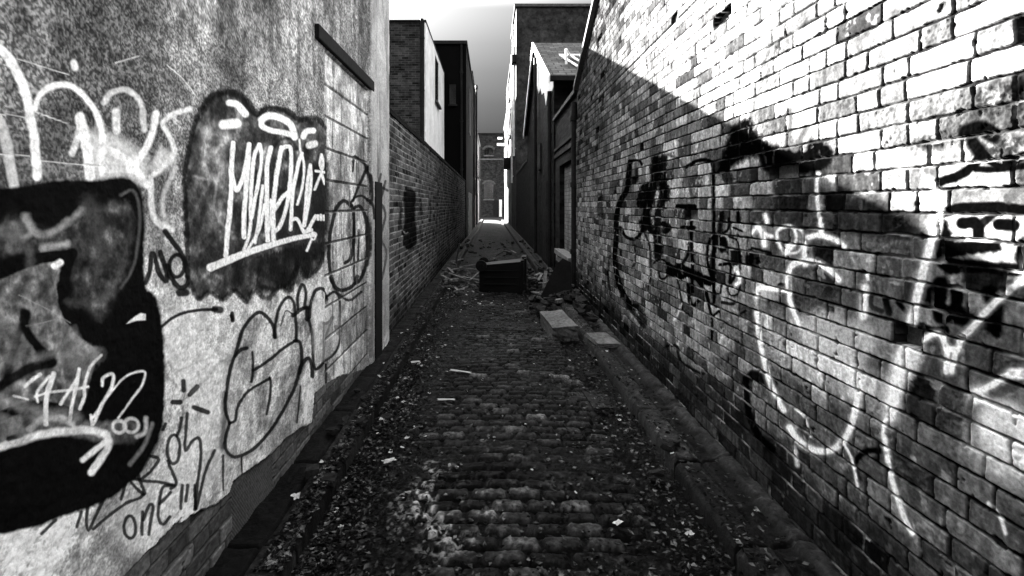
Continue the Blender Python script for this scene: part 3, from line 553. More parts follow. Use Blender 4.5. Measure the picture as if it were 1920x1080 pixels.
# ================================================================= GARDEN WALL (left, beyond the plaster)
def garden_wall():
    x0 = XL-.035
    ys = steps(5.476, 22.58, lambda y: min(.008*max(1, y/7), .02)); zs = steps(0.0, 2.66, lambda z: .0078)
    Yc, Zc = np.meshgrid(ys, zs)
    j, r, bid, dd, (h1, h2, h3) = bricks(Yc, Zc, 211, .0038, .5)
    n1 = fbm(Yc*40, Zc*40, 3, 221); n2 = fbm(Yc*6, Zc*6, 4, 222); n3 = fbm(Yc*1.2, Zc*1.2, 3, 223)
    hgt = -.006*j+(h1-.5)*.004+(n1-.5)*.003+.012*(fbm(Yc*.7, Zc*.7, 2, 229)-.5)
    tone = (.05+.16*h1)*(.4+1.2*n1)*(.4+1.2*n2); tone = np.where(h2 > .85, tone*.3, tone)
    tone = mix(tone*1.3, .62*(.4+1.2*n2), np.clip(j, 0, 1)*(.4+.6*ss(.35, .55, n3)))
    tone = tone*mix(1, .4, ss(7, 12, Yc)); tone = tone*mix(1, .35, 1-ss(.12, .5, Zc+.2*(n3-.5)))
    PX = VX+F*x0/ys; PY = VY-F*(Zc-CAMZ)/Yc
    p = Paint(PX, PY, n1)
    p.fill('Z', '757,360 768,355 780,362 778,400 782,440 778,462 764,468 755,450 758,410', .004, .93, 2, 3); p.S('Z', '752,380 750,420', 5, .005, .8, 2); p.S('Z', '788,375 790,400', 6, .005, .6, 3)
    p.S('Z', '757,434 760,438 765,436', 2, .6, .8, .6)
    p.S('Z', '735,250 738,300 733,340', 10, .02, .5, 4)
    tone = mix(tone, p.val, p.a)
    tone = np.clip(tone*.5, .002, .6); P = np.stack([x0+hgt, Yc, Zc], -1)
    ev, ef = box_arr(x0-.23, x0-.03, 5.48, 22.58, 0, 2.655)
    root = empty('garden_wall', (x0, 14, 0), 'long dark brick garden wall with pale mortar lines, left of the alley', 'brick wall')
    o = grid_obj('brickwork', P, tone, None, M['wall'], root, (ev, ef, .08), flip=True); o.location = (-x0, -14, 0)
    mb = MB(); y = 5.49; k = 0
    while y < 22.5:
        dz = random.uniform(-.006, .006); mb.box(x0-.245, x0+.012, y, y+.105, 2.662+dz, 2.735+dz, bev=.006); y += .113
    c = mb.build('coping', M['dbrick'], root); c.location = (-x0, -14, 0)
garden_wall()

# ================================================================= GROUND
def plane(name, x0, x1, y0, y1, z, m, label=None):
    mb = MB(); mb.add([(x0,y0,z),(x1,y0,z),(x1,y1,z),(x0,y1,z)], [(0,1,2,3)]); return tag(mb.build(name, m), kind='structure')
plane('ground', -600, 600, -600, 900, -.06, M['asphalt'])
KL, KR = -.845, 1.065
def cobbles():
    ys = np.concatenate([np.arange(-4, -.5, .05), np.arange(-.5, 1.74, .014), steps(1.75, 14, lambda y: min(max(y*y/800*.9, .006), .02)), steps(14.05, 53, lambda y: .06)])
    xs = np.arange(KL-.01, KR+.012, .006)
    X, Y = np.meshgrid(xs, ys)
    n1 = fbm(X*45, Y*45, 3, 301); n2 = fbm(X*8, Y*8, 4, 302); n3 = fbm(X*1.7, Y*1.7, 4, 303)
    u = X+.010*(fbm(X*12, Y*12, 2, 311)-.5)*2; v = Y+.012*(fbm(X*9+40, Y*9, 2, 312)-.5)*2+.02*(X*X)
    H = .098; rr = np.floor(v/H); fv = v-rr*H; L = .165+.05*hsh(rr, rr*0, 320); uu = u+L*.5*np.mod(rr, 2)+.06*hsh(rr, rr*0+2, 321)
    k = np.floor(uu/L); fu = uu-k*L; L2 = L
    d = np.minimum(np.minimum(fu, L2-fu)*1.0, np.minimum(fv, H-fv))
    cx = np.maximum(.03-np.minimum(fu, L2-fu), 0); cy = np.maximum(.03-np.minimum(fv, H-fv), 0); d = np.minimum(d, .03-np.sqrt(cx*cx+cy*cy))
    h1 = hsh(k, rr, 330); h2 = hsh(k, rr, 331)
    dome = ss(.004, .026, d)
    cob = ss(KL+.05, KL+.2, X+.1*(n2-.5))*(1-ss(.78, .86, X+.08*(n2-.5)))     # set area; gutters either side
    dirt = np.clip(ss(.50, .66, fbm(X*2.3, Y*2.3, 4, 340)+.30*ss(-.15, -.6, X)-.06), 0, 1)
    hgt = .024*dome+(h1-.5)*.012+(n1-.5)*.010*dome+(n2-.5)*.008
    camber = .02*(1-((X-0)/.9)**2)
    flat = (n2-.5)*.02+(n1-.5)*.008
    hgt = mix(hgt, .014+flat, dirt*.85); hgt = mix(-.012+flat, hgt, cob)+camber
    tone = (.035+.085*h1)*(.3+1.4*n1)*(.4+1.2*n2); tone = np.where(h2 > .88, tone*1.7, tone)
    tone = mix(.004, tone, ss(.003, .018, d)); tone = mix(tone, (.02+.09*ss(.5, .75, n1))*(.4+1.2*n2), dirt*.9)
    dust = np.exp(-((X+.28)/.30)**2-((Y-2.72)/.32)**2)+.6*np.exp(-((X+.2)/.2)**2-((Y-2.35)/.16)**2); tone = tone+dust*.34*ss(.42, .66, n1)*ss(.35, .6, n2)
    tone = mix(.012*(.3+1.4*n1), tone, cob)
    tone = tone*mix(1, .65, ss(5.5, 7, Y))*mix(1, .5, 1-ss(.15, .5, n3)) ; tone = tone+.01*ss(41, 45, Y)  # sun strip at the far end helped by a lighter floor tone
    P = np.stack([X, Y, hgt], -1)
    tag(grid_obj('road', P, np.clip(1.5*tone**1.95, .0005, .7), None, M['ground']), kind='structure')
cobbles()
def strip(name, x0, x1, z, seed, base, ys, kerb_side, extra_fn=None):
    """pavement strip with flagstones; kerb stones along kerb_side edge"""
    xs = np.concatenate([[x0], np.arange(x0+.0005, x1, .0062), [x1]])
    X, Y = np.meshgrid(xs, ys)
    n1 = fbm(X*40, Y*40, 3, seed); n2 = fbm(X*7, Y*7, 4, seed+1); n3 = fbm(X*1.5, Y*1.5, 3, seed+2)
    L = .72; kk = np.floor((Y+.1*(n2-.5)*.1)/L); fy = Y-kk*L; d = np.minimum(fy, L-fy); h1 = hsh(kk, kk*0, seed+5)
    edge = (x0 if kerb_side < 0 else x1); de = np.abs(X-edge)     # distance from the kerb's outer edge
    kerb = 1-ss(.148, .156, de); jt = (1-ss(.006, .016, np.minimum(d, np.abs(de-.155))))
    chip = .012*ss(.55, .8, n2)
    hgt = z+(h1-.5)*.018*kerb+(n1-.5)*.005+(n2-.5)*.010-.016*jt-(1-kerb)*.008+(1-kerb)*(n2-.5)*.025
    hgt = hgt-np.maximum(.02+chip-de, 0)**1.0*1.1                        # worn arris
    tone = mix((.02+.035*n2)*(.4+1.2*n1), base*(.55+.9*h1)*(.35+1.3*n1)*(.5+n2), kerb); tone = mix(tone, .006, jt)
    if extra_fn: tone, hgt = extra_fn(X, Y, tone, hgt, n1, n2)
    hgt[:, 0 if kerb_side < 0 else -1] = -.05
    P = np.stack([X, Y, hgt], -1)
    tag(grid_obj(name, P, np.clip(.36*tone**1.6, .0005, .6), None, M['ground']), kind='structure')
ysp = np.concatenate([np.arange(-4, -.5, .05), np.arange(-.5, 1.74, .014), steps(1.75, 12, lambda y: min(max(y*y/800, .007), .025)), steps(12.05, 53, lambda y: .08)])
def rx(X, Y, tone, hgt, n1, n2):
    f = ss(1.30, 1.345, X+.03*(n2-.5)); hgt = hgt+f*.03; tone = mix(tone, .13*(.4+1.2*n1)*ss(.35, .6, n2+.1), f)
    return tone, hgt
strip('pavement_left', XL-.03, KL, .12, 400, .07, ysp, 1)
strip('pavement_right', KR, XR+.02, .12, 500, .10, ysp, -1, rx)

# ================================================================= BUILDINGS, LEFT
def bld(name, loc, label, cat='building', group=None):
    root = empty(name, loc, label, cat, group)
    def ch(mb, nm, m, parent=None):
        c = mb.build(nm, m, parent or root)
        if parent is None: c.location = tuple(-q for q in loc)
        return c
    return root, ch
# brick house with white rendered flank
root, ch = bld('brick_house', (-4, 19, 0), 'sooty dark brick house with white rendered side wall rising behind the garden wall')
mb = MB(); mb.box(-9, -2.185, 16.2, 22.58, 0, 7.6); ch(mb, 'brick_wall', M['mbrick'])
mb = MB()
for z0, z1, y0, y1 in ((0, 5.6, 16.215, 22.57), (7.35, 7.6, 16.215, 22.57), (5.6, 7.35, 16.215, 18.9), (5.6, 7.35, 20.25, 22.57)): mb.box(-2.183, -2.14, y0, y1, z0, z1)
ch(mb, 'rendered_side', M['white'])
mb = MB(); mb.box(-9.1, -2.12, 16.15, 22.585, 7.603, 7.645); ch(mb, 'roof_edge', M['dark'])
mb = MB(); mb.box(-2.18, -2.165, 18.9, 20.25, 5.6, 7.35); wn = ch(mb, 'window', M['dark'])
mb = MB(); mb.box(-2.163, -2.155, 18.98, 20.17, 5.68, 7.28); ch(mb, 'pane', M['glass'], wn)
mb = MB(); mb.box(-2.139, -2.03, 18.8, 20.35, 5.52, 5.60, bev=.01); ch(mb, 'sill', M['concrete'])
mb = MB(); mb.cyl((-2.25, 16.1, 1.0), (-2.25, 16.1, 7.65), .055, n=12)
for z in (3.6, 5.3, 7.0): mb.cyl((-2.25, 16.1, z), (-2.25, 16.1, z+.09), .075, n=12); mb.box(-2.33, -2.17, 16.13, 16.19, z+.02, z+.07)
ch(mb, 'downpipe', M['iron'])
# black building
root, ch = bld('black_building', (-3, 26, 0), 'tall black windowless building end projecting to the alley, left of the sky gap')
mb = MB(); mb.box(-7, XL, 22.62, 30, 0, 8.95); ch(mb, 'wall', [M['black']])
mb = MB(); mb.box(-7.05, XL+.05, 22.55, 30, 8.953, 9.1); ch(mb, 'parapet', M['dark'])
mb = MB(); mb.box(XL, XL+.03, 25.2, 27, 5.3, 7.6); ch(mb, 'boarded_window', M['concrete'])
mb = MB(); mb.box(XL, XL+.04, 24.4, 28.6, .12, 2.25); d = ch(mb, 'garage_door', M['pdoor'])
mb = MB(); mb.cyl((-1.35, 22.56, .2), (-1.35, 22.56, 8.9), .05)
for z in (3.2, 5.4, 7.6): mb.cyl((-1.35, 22.56, z), (-1.35, 22.56, z+.1), .075)
ch(mb, 'downpipe', M['iron'])
mb = MB(); mb.box(-1.9, -1.6, 22.56, 22.61, 6.2, 7.1); wn = ch(mb, 'window', M['glass'])
mb = MB(); mb.box(-1.95, -1.55, 22.5, 22.61, 6.12, 6.19); ch(mb, 'sill', M['dark'], wn)
root, ch = bld('terrace_building', (-3, 34, 0), 'dark brick building with a standing vent pipe, beyond the black building')
mb = MB(); mb.box(-7, XL-.02, 30.02, 38.4, 0, 9.6); ch(mb, 'wall', M['dbrick'])
mb = MB(); mb.box(-7.05, XL+.03, 30.02, 38.4, 9.603, 9.75); ch(mb, 'parapet', M['dark'])
mb = MB(); mb.cyl((XL+.06, 36.6, .2), (XL+.06, 36.6, 10.2), .06); mb.cyl((XL+.06, 36.6, 10.2), (XL+.06, 36.6, 10.45), .11, .08)
mb.cyl((XL+.06, 31.5, 9.2), (XL+.06, 31.5, .2), .05); ch(mb, 'vent_pipe', M['iron'])
mb = MB(); mb.box(XL-.02, XL+.03, 33.5, 36.2, .12, 2.3); ch(mb, 'door', M['pdoor'])
mb = MB(); mb.box(XL-.02, XL+.02, 31.9, 33.0, 3.4, 4.9); wn = ch(mb, 'window', M['dark'])
mb = MB(); mb.box(XL-.1, XL+.1, 31.8, 33.1, 3.3, 3.4); ch(mb, 'sill', M['sill'])
root, ch = bld('workshop_building', (-3, 42, 0), 'small far brick building with pale doors at the left end of the alley')
mb = MB(); mb.box(-7, XL+.03, 38.45, 46, 0, 7.0); ch(mb, 'wall', M['pbrick'])
mb = MB(); mb.box(-7, XL+.12, 38.42, 46.05, 7.003, 7.2); ch(mb, 'parapet', M['sill'])
mb = MB(); mb.box(XL+.03, XL+.08, 39.5, 42.5, .12, 2.6); ch(mb, 'garage_door', M['pdoor'])
for y in (39.6, 42.8):
    mb = MB(); mb.box(XL+.03, XL+.05, y, y+1.2, 3.9, 5.6); wn = ch(mb, 'window', M['glass'])
    mb = MB(); mb.box(XL+.03, XL+.16, y-.1, y+1.3, 3.78, 3.9); ch(mb, 'sill', M['sill'], wn)
mb = MB(); mb.cyl((XL+.12, 44.9, .2), (XL+.12, 44.9, 6.9), .05); ch(mb, 'downpipe', M['iron'])

# ================================================================= END BUILDING
root, ch = bld('warehouse', (0, 74, 0), 'dark brick warehouse with arched windows closing the far end of the alley')
mb = MB(); mb.box(-8.5, 9, 70, 80, -.05, 11.6); ch(mb, 'wall', M['ebrick'])
mb = MB(); mb.box(-8.6, 9.1, 69.85, 80, 11.603, 11.8); ch(mb, 'parapet', M['dark'])
mb = MB(); mb.box(-8.5, 9, 69.9, 69.997, 8.0, 8.2); ch(mb, 'string_course', M['sill'])
def arch(cx, z0, z1, hw, y):
    p = [(cx-hw, z0), (cx+hw, z0), (cx+hw, z1)]+[(cx+hw*math.cos(a), z1+hw*.6*math.sin(a)) for a in np.linspace(.3, math.pi-.3, 7)]+[(cx-hw, z1)]
    return p
for cx, z0, z1, hw in ((-.35, 2.5, 4.5, .65), (-.35, 8.7, 9.4, .6), (3.2, 2.5, 4.5, .65), (3.2, 8.7, 9.4, .6), (-4.2, 2.5, 4.5, .65)):
    mb = MB(); mb.prism(arch(cx, z0, z1, hw, 0), 'y', 69.96, 69.995); wn = ch(mb, 'window', M['glass'])
    mb = MB(); a = np.linspace(.15, math.pi-.15, 9)
    for i in range(8):
        q = [(cx+(hw+k)*math.cos(t), z1+(hw*.6+k)*math.sin(t)) for t, k in ((a[i], .04), (a[i], .32), (a[i+1], .32), (a[i+1], .04))]
        mb.prism(q, 'y', 69.93, 69.99)
    ch(mb, 'arch', M['concrete'], wn)
    mb = MB(); mb.box(cx-hw-.1, cx+hw+.1, 69.85, 69.99, z0-.2, z0); ch(mb, 'sill', M['sill'], wn)
mb = MB(); mb.box(.3, 1.1, 69.9, 69.99, .0, 2.3); dr = ch(mb, 'door', M['dark'])
mb = MB(); mb.box(1.12, 1.5, 69.7, 69.99, .0, 2.4); ch(mb, 'pilaster', M['white'])

# ================================================================= BUILDINGS, RIGHT
root, ch = bld('brick_outbuilding', (2.5, 9.6, 0), 'low dark brick outbuilding with bricked up window and pale stone sill, right side')
XS = XR+.03
mb = MB()
for y0, y1, z0, z1 in ((8.14, 8.62, 0, 3.45), (10.3, 10.98, 0, 3.45), (8.62, 10.3, 0, .68), (8.62, 10.3, 2.42, 3.45)): mb.box(XS, XS+.3, y0, y1, z0, z1)
mb.box(XS+.3, 5, 8.14, 10.98, 0, 3.45); ch(mb, 'wall', M['dbrick'])
mb = MB(); mb.box(XS+.10, XS+.28, 8.63, 10.29, .69, 2.41); ch(mb, 'bricked_window', M['pbrick'])
mb = MB(); mb.box(XS-.10, XS+.10, 8.5, 10.4, .60, .70, bev=.012); ch(mb, 'sill', M['sill'])
mb = MB(); mb.box(XS-.05, XS-.001, 8.5, 10.5, .44, .56, bev=.012); ch(mb, 'plinth_stone', M['sill'])
mb = MB(); mb.box(XS-.03, XS-.001, 8.14, 10.98, 2.62, 2.70); mb.box(XS-.03, XS-.001, 8.14, 10.98, 2.78, 2.83); ch(mb, 'string_course', M['rubble'])
mb = MB(); mb.box(XS-.06, 5.1, 8.14, 10.98, 3.453, 3.52); ch(mb, 'roof', M['dark'])
mb = MB(); mb.cyl((XS-.05, 8.2, .1), (XS-.05, 8.2, 3.3), .05)
for z in (.8, 1.9, 3.0): mb.cyl((XS-.05, 8.2, z), (XS-.05, 8.2, z+.08), .07)
ch(mb, 'downpipe', M['iron'])
# gabled house
root, ch = bld('gabled_house', (3, 15, 0), 'house with white rendered gable and slate roof sloping towards the viewer, right side')
def zr(y): return 4.5+.497*(y-11) if y < 14.9 else 6.438-.5*(y-14.9)
mb = MB(); mb.prism([(11, 0), (19, 0), (19, 4.0), (11, 4.0)], 'x', XR, 8); ch(mb, 'wall', M['dbrick'])
mb = MB(); mb.prism([(11, 4.003), (19, 4.003), (19, zr(19)), (14.9, 6.438), (11, 4.5)], 'x', XR, 8)
ch(mb, 'gable', M['dbrick'])
mb = MB(); mb.prism([(11.0, 4.22), (11.7, 4.16), (12.2, 4.30), (12.5, 4.12), (12.9, 4.55), (13.5, 4.62), (13.9, 4.9), (14.4, 4.85), (14.9, 5.2), (14.9, 6.40), (11.0, 4.47)], 'x', XR-.015, XR-.001)  # white render cut to the jagged outline of the sunlit patch
ch(mb, 'sunlit_render', M['white'])
mb = MB()
mb.add([(XR-.12, 10.75, 4.42), (8, 10.75, 4.42), (8, 14.9, 6.48), (XR-.12, 14.9, 6.48), (XR-.12, 10.75, 4.36), (8, 10.75, 4.36), (8, 14.9, 6.42), (XR-.12, 14.9, 6.42),
        (XR-.12, 19.2, 4.33), (8, 19.2, 4.33), (XR-.12, 19.2, 4.27), (8, 19.2, 4.27)], [(0, 1, 2, 3), (4, 7, 6, 5), (0, 4, 5, 1), (0, 3, 7, 4), (3, 2, 9, 8), (7, 10, 11, 6), (3, 8, 10, 7), (8, 9, 11, 10)])
ch(mb, 'roof', M['slate'])
mb = MB(); mb.prism([(10.7, 4.24), (14.9, 6.32), (14.9, 6.50), (10.7, 4.42)], 'x', XR-.16, XR-.121); mb.prism([(14.9, 6.32), (19.2, 4.18), (19.2, 4.36), (14.9, 6.50)], 'x', XR-.16, XR-.121); ch(mb, 'barge_board', M['pipewhite'])
mb = MB(); mb.box(XR-.12, 8, 10.62, 10.74, 4.28, 4.38); ch(mb, 'gutter', M['iron'])
mb = MB()
for k in range(9): mb.box(XR-.03+.006*(k % 2), XR-.001, 12.2+k*.122, 12.2+k*.122+.114, .12, 2.2)
ch(mb, 'door', M['dtimber2'])
mb = MB()
for k in range(8): mb.box(XR-.05, XR-.001, 11.3+k*.0, 11.32+.02, .2+k*.5, .24+k*.5)
mb.cyl((XR-.06, 11.32, .2), (XR-.06, 11.32, 4.2), .05); ch(mb, 'drainpipe', M['iron'])
mb = MB(); mb.box(XR-.06, XR-.001, 13.6, 14.3, 2.6, 3.3); ch(mb, 'vent_box', M['rubble'])
mb = MB(); mb.box(XR-.02, XR-.001, 15.2, 17.4, .9, 2.4); ch(mb, 'boarded_window', M['dtimber2'])
mb = MB(); mb.cyl((XR-.10, 14.5, .2), (XR-.10, 14.5, 5.9), .05); ch(mb, 'downpipe', M['iron'])
# roof ladder rail
root = empty('roof_rail', (2.1, 12, 5.0), 'small white metal rail with slanting bars standing on the slate roof', 'rail')
mb = MB(); mb.cyl((-.37, .62, .42), (.55, .62, .42), .03)
for x in (-.34, -.1, .14, .38): mb.cyl((x, .62, .42), (x+.32, -.75, -.32), .028)
for x in (-.3, .4): mb.cyl((x, .60, .42), (x, .60, .27), .028)
mb.cyl((-.3, -.1, .35), (-.3, -.1, -.08), .03); mb.cyl((-.3, -.1, .35), (-.1, .6, .42), .025)
c = mb.build('rail_bars', M['pipewhite'], root)
# yard wall
root, ch = bld('yard_wall', (2, 23, 0), 'low black yard wall between the gabled house and the rough-cast building', 'wall')
mb = MB(); mb.box(XR+.01, XR+.25, 19.02, 27.48, 0, 3.3); ch(mb, 'brickwork', M['dbrick'])
mb = MB(); mb.box(XR-.02, XR+.28, 19.02, 27.48, 3.303, 3.38); ch(mb, 'coping', M['dark'])
# rough-cast building
root, ch = bld('roughcast_building', (4, 32, 0), 'tall grey rough-cast building end, right of the sky gap')
mb = MB(); mb.box(XR, 8, 27.5, 33, 0, 12.6); ch(mb, 'wall', M['pebble'])
mb = MB(); mb.box(XR-.1, 8.1, 27.4, 33, 12.603, 12.75); ch(mb, 'parapet', M['concrete'])
for y, z0, z1, r in ((28.1, 4.4, 10.6, .06), (29.0, 6.0, 12.2, .05), (31.0, 3.0, 11, .06)):
    mb = MB(); mb.cyl((XR-.1, y, z0), (XR-.1, y, z1), r); mb.box(XR-.1, XR-.001, y-.03, y+.03, z1-.4, z1-.34); mb.box(XR-.1, XR-.001, y-.03, y+.03, z0+.4, z0+.46); ch(mb, 'wall_pipe', M['pipewhite'])
mb = MB(); mb.box(XR-.25, XR-.001, 27.6, 28.4, 9.6, 10.0); ch(mb, 'flue_box', M['dark'])
root, ch = bld('back_extension', (4, 37, 0), 'pale rear extension with pipes and small windows, between rough-cast building and sign')
mb = MB(); mb.box(XR-.02, 8, 33.02, 41, 0, 11.0); ch(mb, 'wall', M['pbrick'])
mb = MB(); mb.box(XR-.12, 8, 33.02, 41.05, 11.003, 11.15); ch(mb, 'parapet', M['concrete'])
for y, z in ((34, 6.4), (37, 6.4), (34.6, 9.1)):
    mb = MB(); mb.box(XR-.06, XR-.021, y, y+1.1, z, z+1.5); wn = ch(mb, 'window', M['glass'])
    mb = MB(); mb.box(XR-.16, XR-.021, y-.1, y+1.2, z-.12, z); ch(mb, 'sill', M['sill'], wn)
mb = MB(); mb.cyl((XR-.1, 39.9, 3), (XR-.1, 39.9, 10.8), .06); mb.cyl((XR-.1, 36.6, 10.6), (XR-.1, 39.9, 9.0), .05); mb.cyl((XR-.1, 33.6, 8.2), (XR-.1, 39.9, 5.2), .05); ch(mb, 'soil_pipe', M['pipewhite'])
mb = MB(); mb.box(XR-.5, XR-.021, 35.2, 36.2, 4.2, 5.0); ch(mb, 'air_vent', M['dark'])
root, ch = bld('corner_house', (4, 47, 0), 'white painted corner house catching the sun at the right end of the alley')
mb = MB(); mb.box(XR, 8, 41.1, 52, 0, 9.4); ch(mb, 'wall', M['white'])
mb = MB(); mb.box(XR-.1, 8, 41.06, 52.05, 9.403, 9.6); ch(mb, 'parapet', M['sill'])
for y in (42.5, 46.5):
    mb = MB(); mb.box(XR-.02, XR-.001, y, y+1.2, 3.6, 5.2); wn = ch(mb, 'window', M['glass'])
    mb = MB(); mb.box(XR-.12, XR-.001, y-.1, y+1.3, 3.45, 3.6); ch(mb, 'sill', M['sill'], wn)
root = empty('wall_sign', (XR, 49.5, 7.8), 'tiny white double-board sign projecting from the far corner house', 'sign')
mb = MB(); mb.box(-.8, -.01, -.05, .05, -.25, .0); mb.build('lower_board', M['pipewhite'], root)
mb = MB(); mb.box(-.75, -.3, -.05, .05, .4, .6); mb.build('upper_board', M['pipewhite'], root)
mb = MB(); mb.cyl((-.04, 0, -.5), (-.04, 0, .8), .05); mb.cyl((-.04, 0, .5), (-.5, 0, .5), .03); mb.build('bracket', M['iron'], root)

# ================================================================= OBJECTS IN THE ALLEY
def wheelie_bin():
    # lying on its side, base towards the left wall; long axis along x
    root = empty('overturned_bin', (.24, 9.1, 0), 'large black wheelie bin lying on its side across the cobbles, mid alley', 'wheelie bin')
    mb = MB(); n = .012
    # body: tapered shell from base (x=-.46) to rim (x=.36)
    a = [( -.44, -.22, .06), (-.44, .22, .06), (-.44, .22, .52), (-.44, -.22, .52)]; b = [(.34, -.27, .02), (.34, .27, .02), (.34, .27, .60), (.34, -.27, .60)]
    mb.add(a+b, [(0, 1, 2, 3), (0, 4, 5, 1), (1, 5, 6, 2), (2, 6, 7, 3), (3, 7, 4, 0)])
    ins = [(.34, -.24, .05), (.34, .24, .05), (.34, .24, .57), (.34, -.24, .57)]; deep = [(-.38, -.19, .1), (-.38, .19, .1), (-.38, .19, .49), (-.38, -.19, .49)]
    mb.add(b+ins, [(0, 4, 5, 1), (1, 5, 6, 2), (2, 6, 7, 3), (3, 7, 4, 0)]); mb.add(ins+deep, [(0, 4, 5, 1), (1, 5, 6, 2), (2, 6, 7, 3), (3, 7, 4, 0), (7, 6, 5, 4)])
    for z in (.18, .30, .42): mb.box(-.36, .30, -.268, -.25, z, z+.02, bev=.004)
    mb.build('body', M['plastic'], root)
    mb = MB()
    for q in ((.30, .36, -.30, .30, .585, .625), (.30, .36, -.30, .30, 0, .03), (.30, .36, -.305, -.265, .03, .585), (.30, .36, .265, .305, .03, .585)): mb.box(*q, bev=.008)
    mb.build('rim', M['plastic'], root)
    mb = MB(); mb.box(.365, .41, -.29, .29, .02, .66, bev=.015); mb.box(.33, .40, -.2, .2, .64, .68, bev=.01); mb.build('lid', M['plastic'], root)
    for s in (-1, 1):
        mb = MB(); mb.cyl((-.40, s*.25, .52), (-.40, s*.30, .52), .10, n=20); wh = mb.build('wheel', M['rubber'], root)
        mb = MB(); mb.cyl((-.40, s*.301, .52), (-.40, s*.306, .52), .05, n=14); mb.build('hub', M['plastic'], wh)
    mb = MB(); mb.cyl((-.40, -.25, .52), (-.40, .25, .52), .012); mb.build('axle', M['iron'], root)
    mb = MB(); mb.cyl((.33, -.18, .66), (.33, .18, .66), .014); mb.build('handle', M['plastic'], root)
    root.rotation_euler = (0, 0, R(-4))
wheelie_bin()
def rock(sx, sy, sz, seed, sub=1, jag=.28):
    import bmesh
    r = random.Random(seed); bm = bmesh.new(); bmesh.ops.create_cube(bm, size=1); bmesh.ops.subdivide_edges(bm, edges=bm.edges[:], cuts=sub, use_grid_fill=True)
    for v in bm.verts: v.co = Vector(((v.co.x+r.uniform(-jag, jag)*.5)*sx, (v.co.y+r.uniform(-jag, jag)*.5)*sy, (v.co.z+r.uniform(-jag, jag)*.5)*sz))
    bm.verts.index_update(); vs = [v.co.copy() for v in bm.verts]; fs = [tuple(v.index for v in f.verts) for f in bm.faces]; bm.free(); return vs, fs
def slab(name, label, loc, dims, rot, m, seed, cat='slab', group=None):
    mb = MB(); mb.add(*rock(*dims, seed, 4, .045)); o = mb.build(name, m, None, loc, rot); return tag(o, label, cat, group)
slab('concrete_slab', 'pale topped broken concrete block beside the right kerb, in front of the leaning board', (.83, 6.15, .115), (.30, .72, .17), (R(3), R(-3), R(6)), M['concrete'], 1)
slab('paving_slab', 'flat broken paving slab lying at the foot of the right wall near the kerb start', (1.20, 5.35, .150), (.24, .38, .04), (R(3), R(2), R(9)), M['concrete'], 2)
slab('loose_kerbstone', 'worn flat stone set flush beside the right gutter', (.86, 4.0, .018), (.17, .34, .04), (0, R(2), R(4)), M['rubble'], 3, 'stone')
slab('cobble_lump', 'rounded loose stone on the left pavement near the exposed brick', (-.98, 2.72, .145), (.07, .05, .045), (R(8), 0, R(20)), M['rubble'], 4, 'stone')
# leaning board
root = empty('leaning_board', (1.22, 8.0, .12), 'big black board leaning against the right wall beside the downpipe', 'board')
mb = MB(); mb.prism([(-.36, 0), (.16, 0), (.13, .60), (.0, .66), (-.10, .56)], 'y', -.02, .02); c = mb.build('board', M['dtimber'], root); c.rotation_euler = (R(-12), 0, R(-14))
root.location = (1.12, 7.85, .10)
mb = MB(); mb.box(-.3, .1, -.05, .05, .0, .05, bev=.006); c = mb.build('bottom_batten', M['dtimber'], root); c.location = (0, -.06, 0)
# timber pieces
def plank(label, p0, p1, w_, t_, m=M['timber'], cat='timber', name='timber_plank', group=None):
    p0 = Vector(p0); p1 = Vector(p1); L = (p1-p0).length; mb = MB(); vs, fs = rock(L, w_, t_, int(L*1000)+7, 2, .05); mb.add(vs, fs)
    o = mb.build(name, m); o.location = (p0+p1)/2; o.rotation_euler = (p1-p0).to_track_quat('X', 'Z').to_euler(); return tag(o, label, cat, group)
plank('pale wood splinter standing upright right of the black bin', (.93, 8.75, .1), (.98, 8.9, .42), .06, .03)
plank('short pale timber lying against the foot of the leaning board', (.98, 8.3, .14), (1.22, 8.5, .24), .07, .03)
plank('small pale brick-like wood block in front of the leaning board', (.99, 7.55, .14), (1.15, 7.6, .16), .09, .05, cat='wood block', name='wood_block')
plank('long thin lath reaching from left wall foot to the black bin', (-1.0, 10.9, .13), (-.28, 9.7, .08), .05, .025)
plank('pale lath touching the left end of the black bin', (-.62, 10.4, .1), (-.22, 9.5, .16), .06, .03)
plank('crossed lath behind the left end of the black bin', (-.75, 11.9, .1), (-.15, 11.2, .12), .05, .03)
plank('bright bent batten leaning on the bin\'s upper left edge', (-.33, 9.7, .42), (.07, 9.45, .60), .06, .03)
plank('thin lath upright by the left wall beyond the bin', (-.92, 13.0, .1), (-.80, 12.6, .62), .04, .03)
plank('splintered board among rubble right of the bin', (.72, 8.9, .05), (1.05, 8.2, .1), .09, .02)
rq = random.Random(21)
for i in range(26):
    side = i % 3
    if side == 0: x, y = rq.uniform(-1.02, -.25), rq.uniform(8.4, 12)
    elif side == 1: x, y = rq.uniform(.72, 1.25), rq.uniform(7.3, 10.2)
    else: x, y = rq.uniform(-1.0, 1.25), rq.uniform(10.5, 17)
    a = rq.uniform(0, 3.14); L = rq.uniform(.15, .6); z = .14+rq.uniform(0, .12)*(side == 1)
    plank('thin splintered lath lying in the debris around the black bin', (x-.5*L*math.cos(a), y-.5*L*math.sin(a), z), (x+.5*L*math.cos(a), y+.5*L*math.sin(a), z+rq.uniform(-.04, .1)), rq.uniform(.02, .06), rq.uniform(.012, .025), rq.choice([M['timber'], M['rubble'], M['timber']]), 'timber', 'splintered_lath', 'splintered laths around the bin')
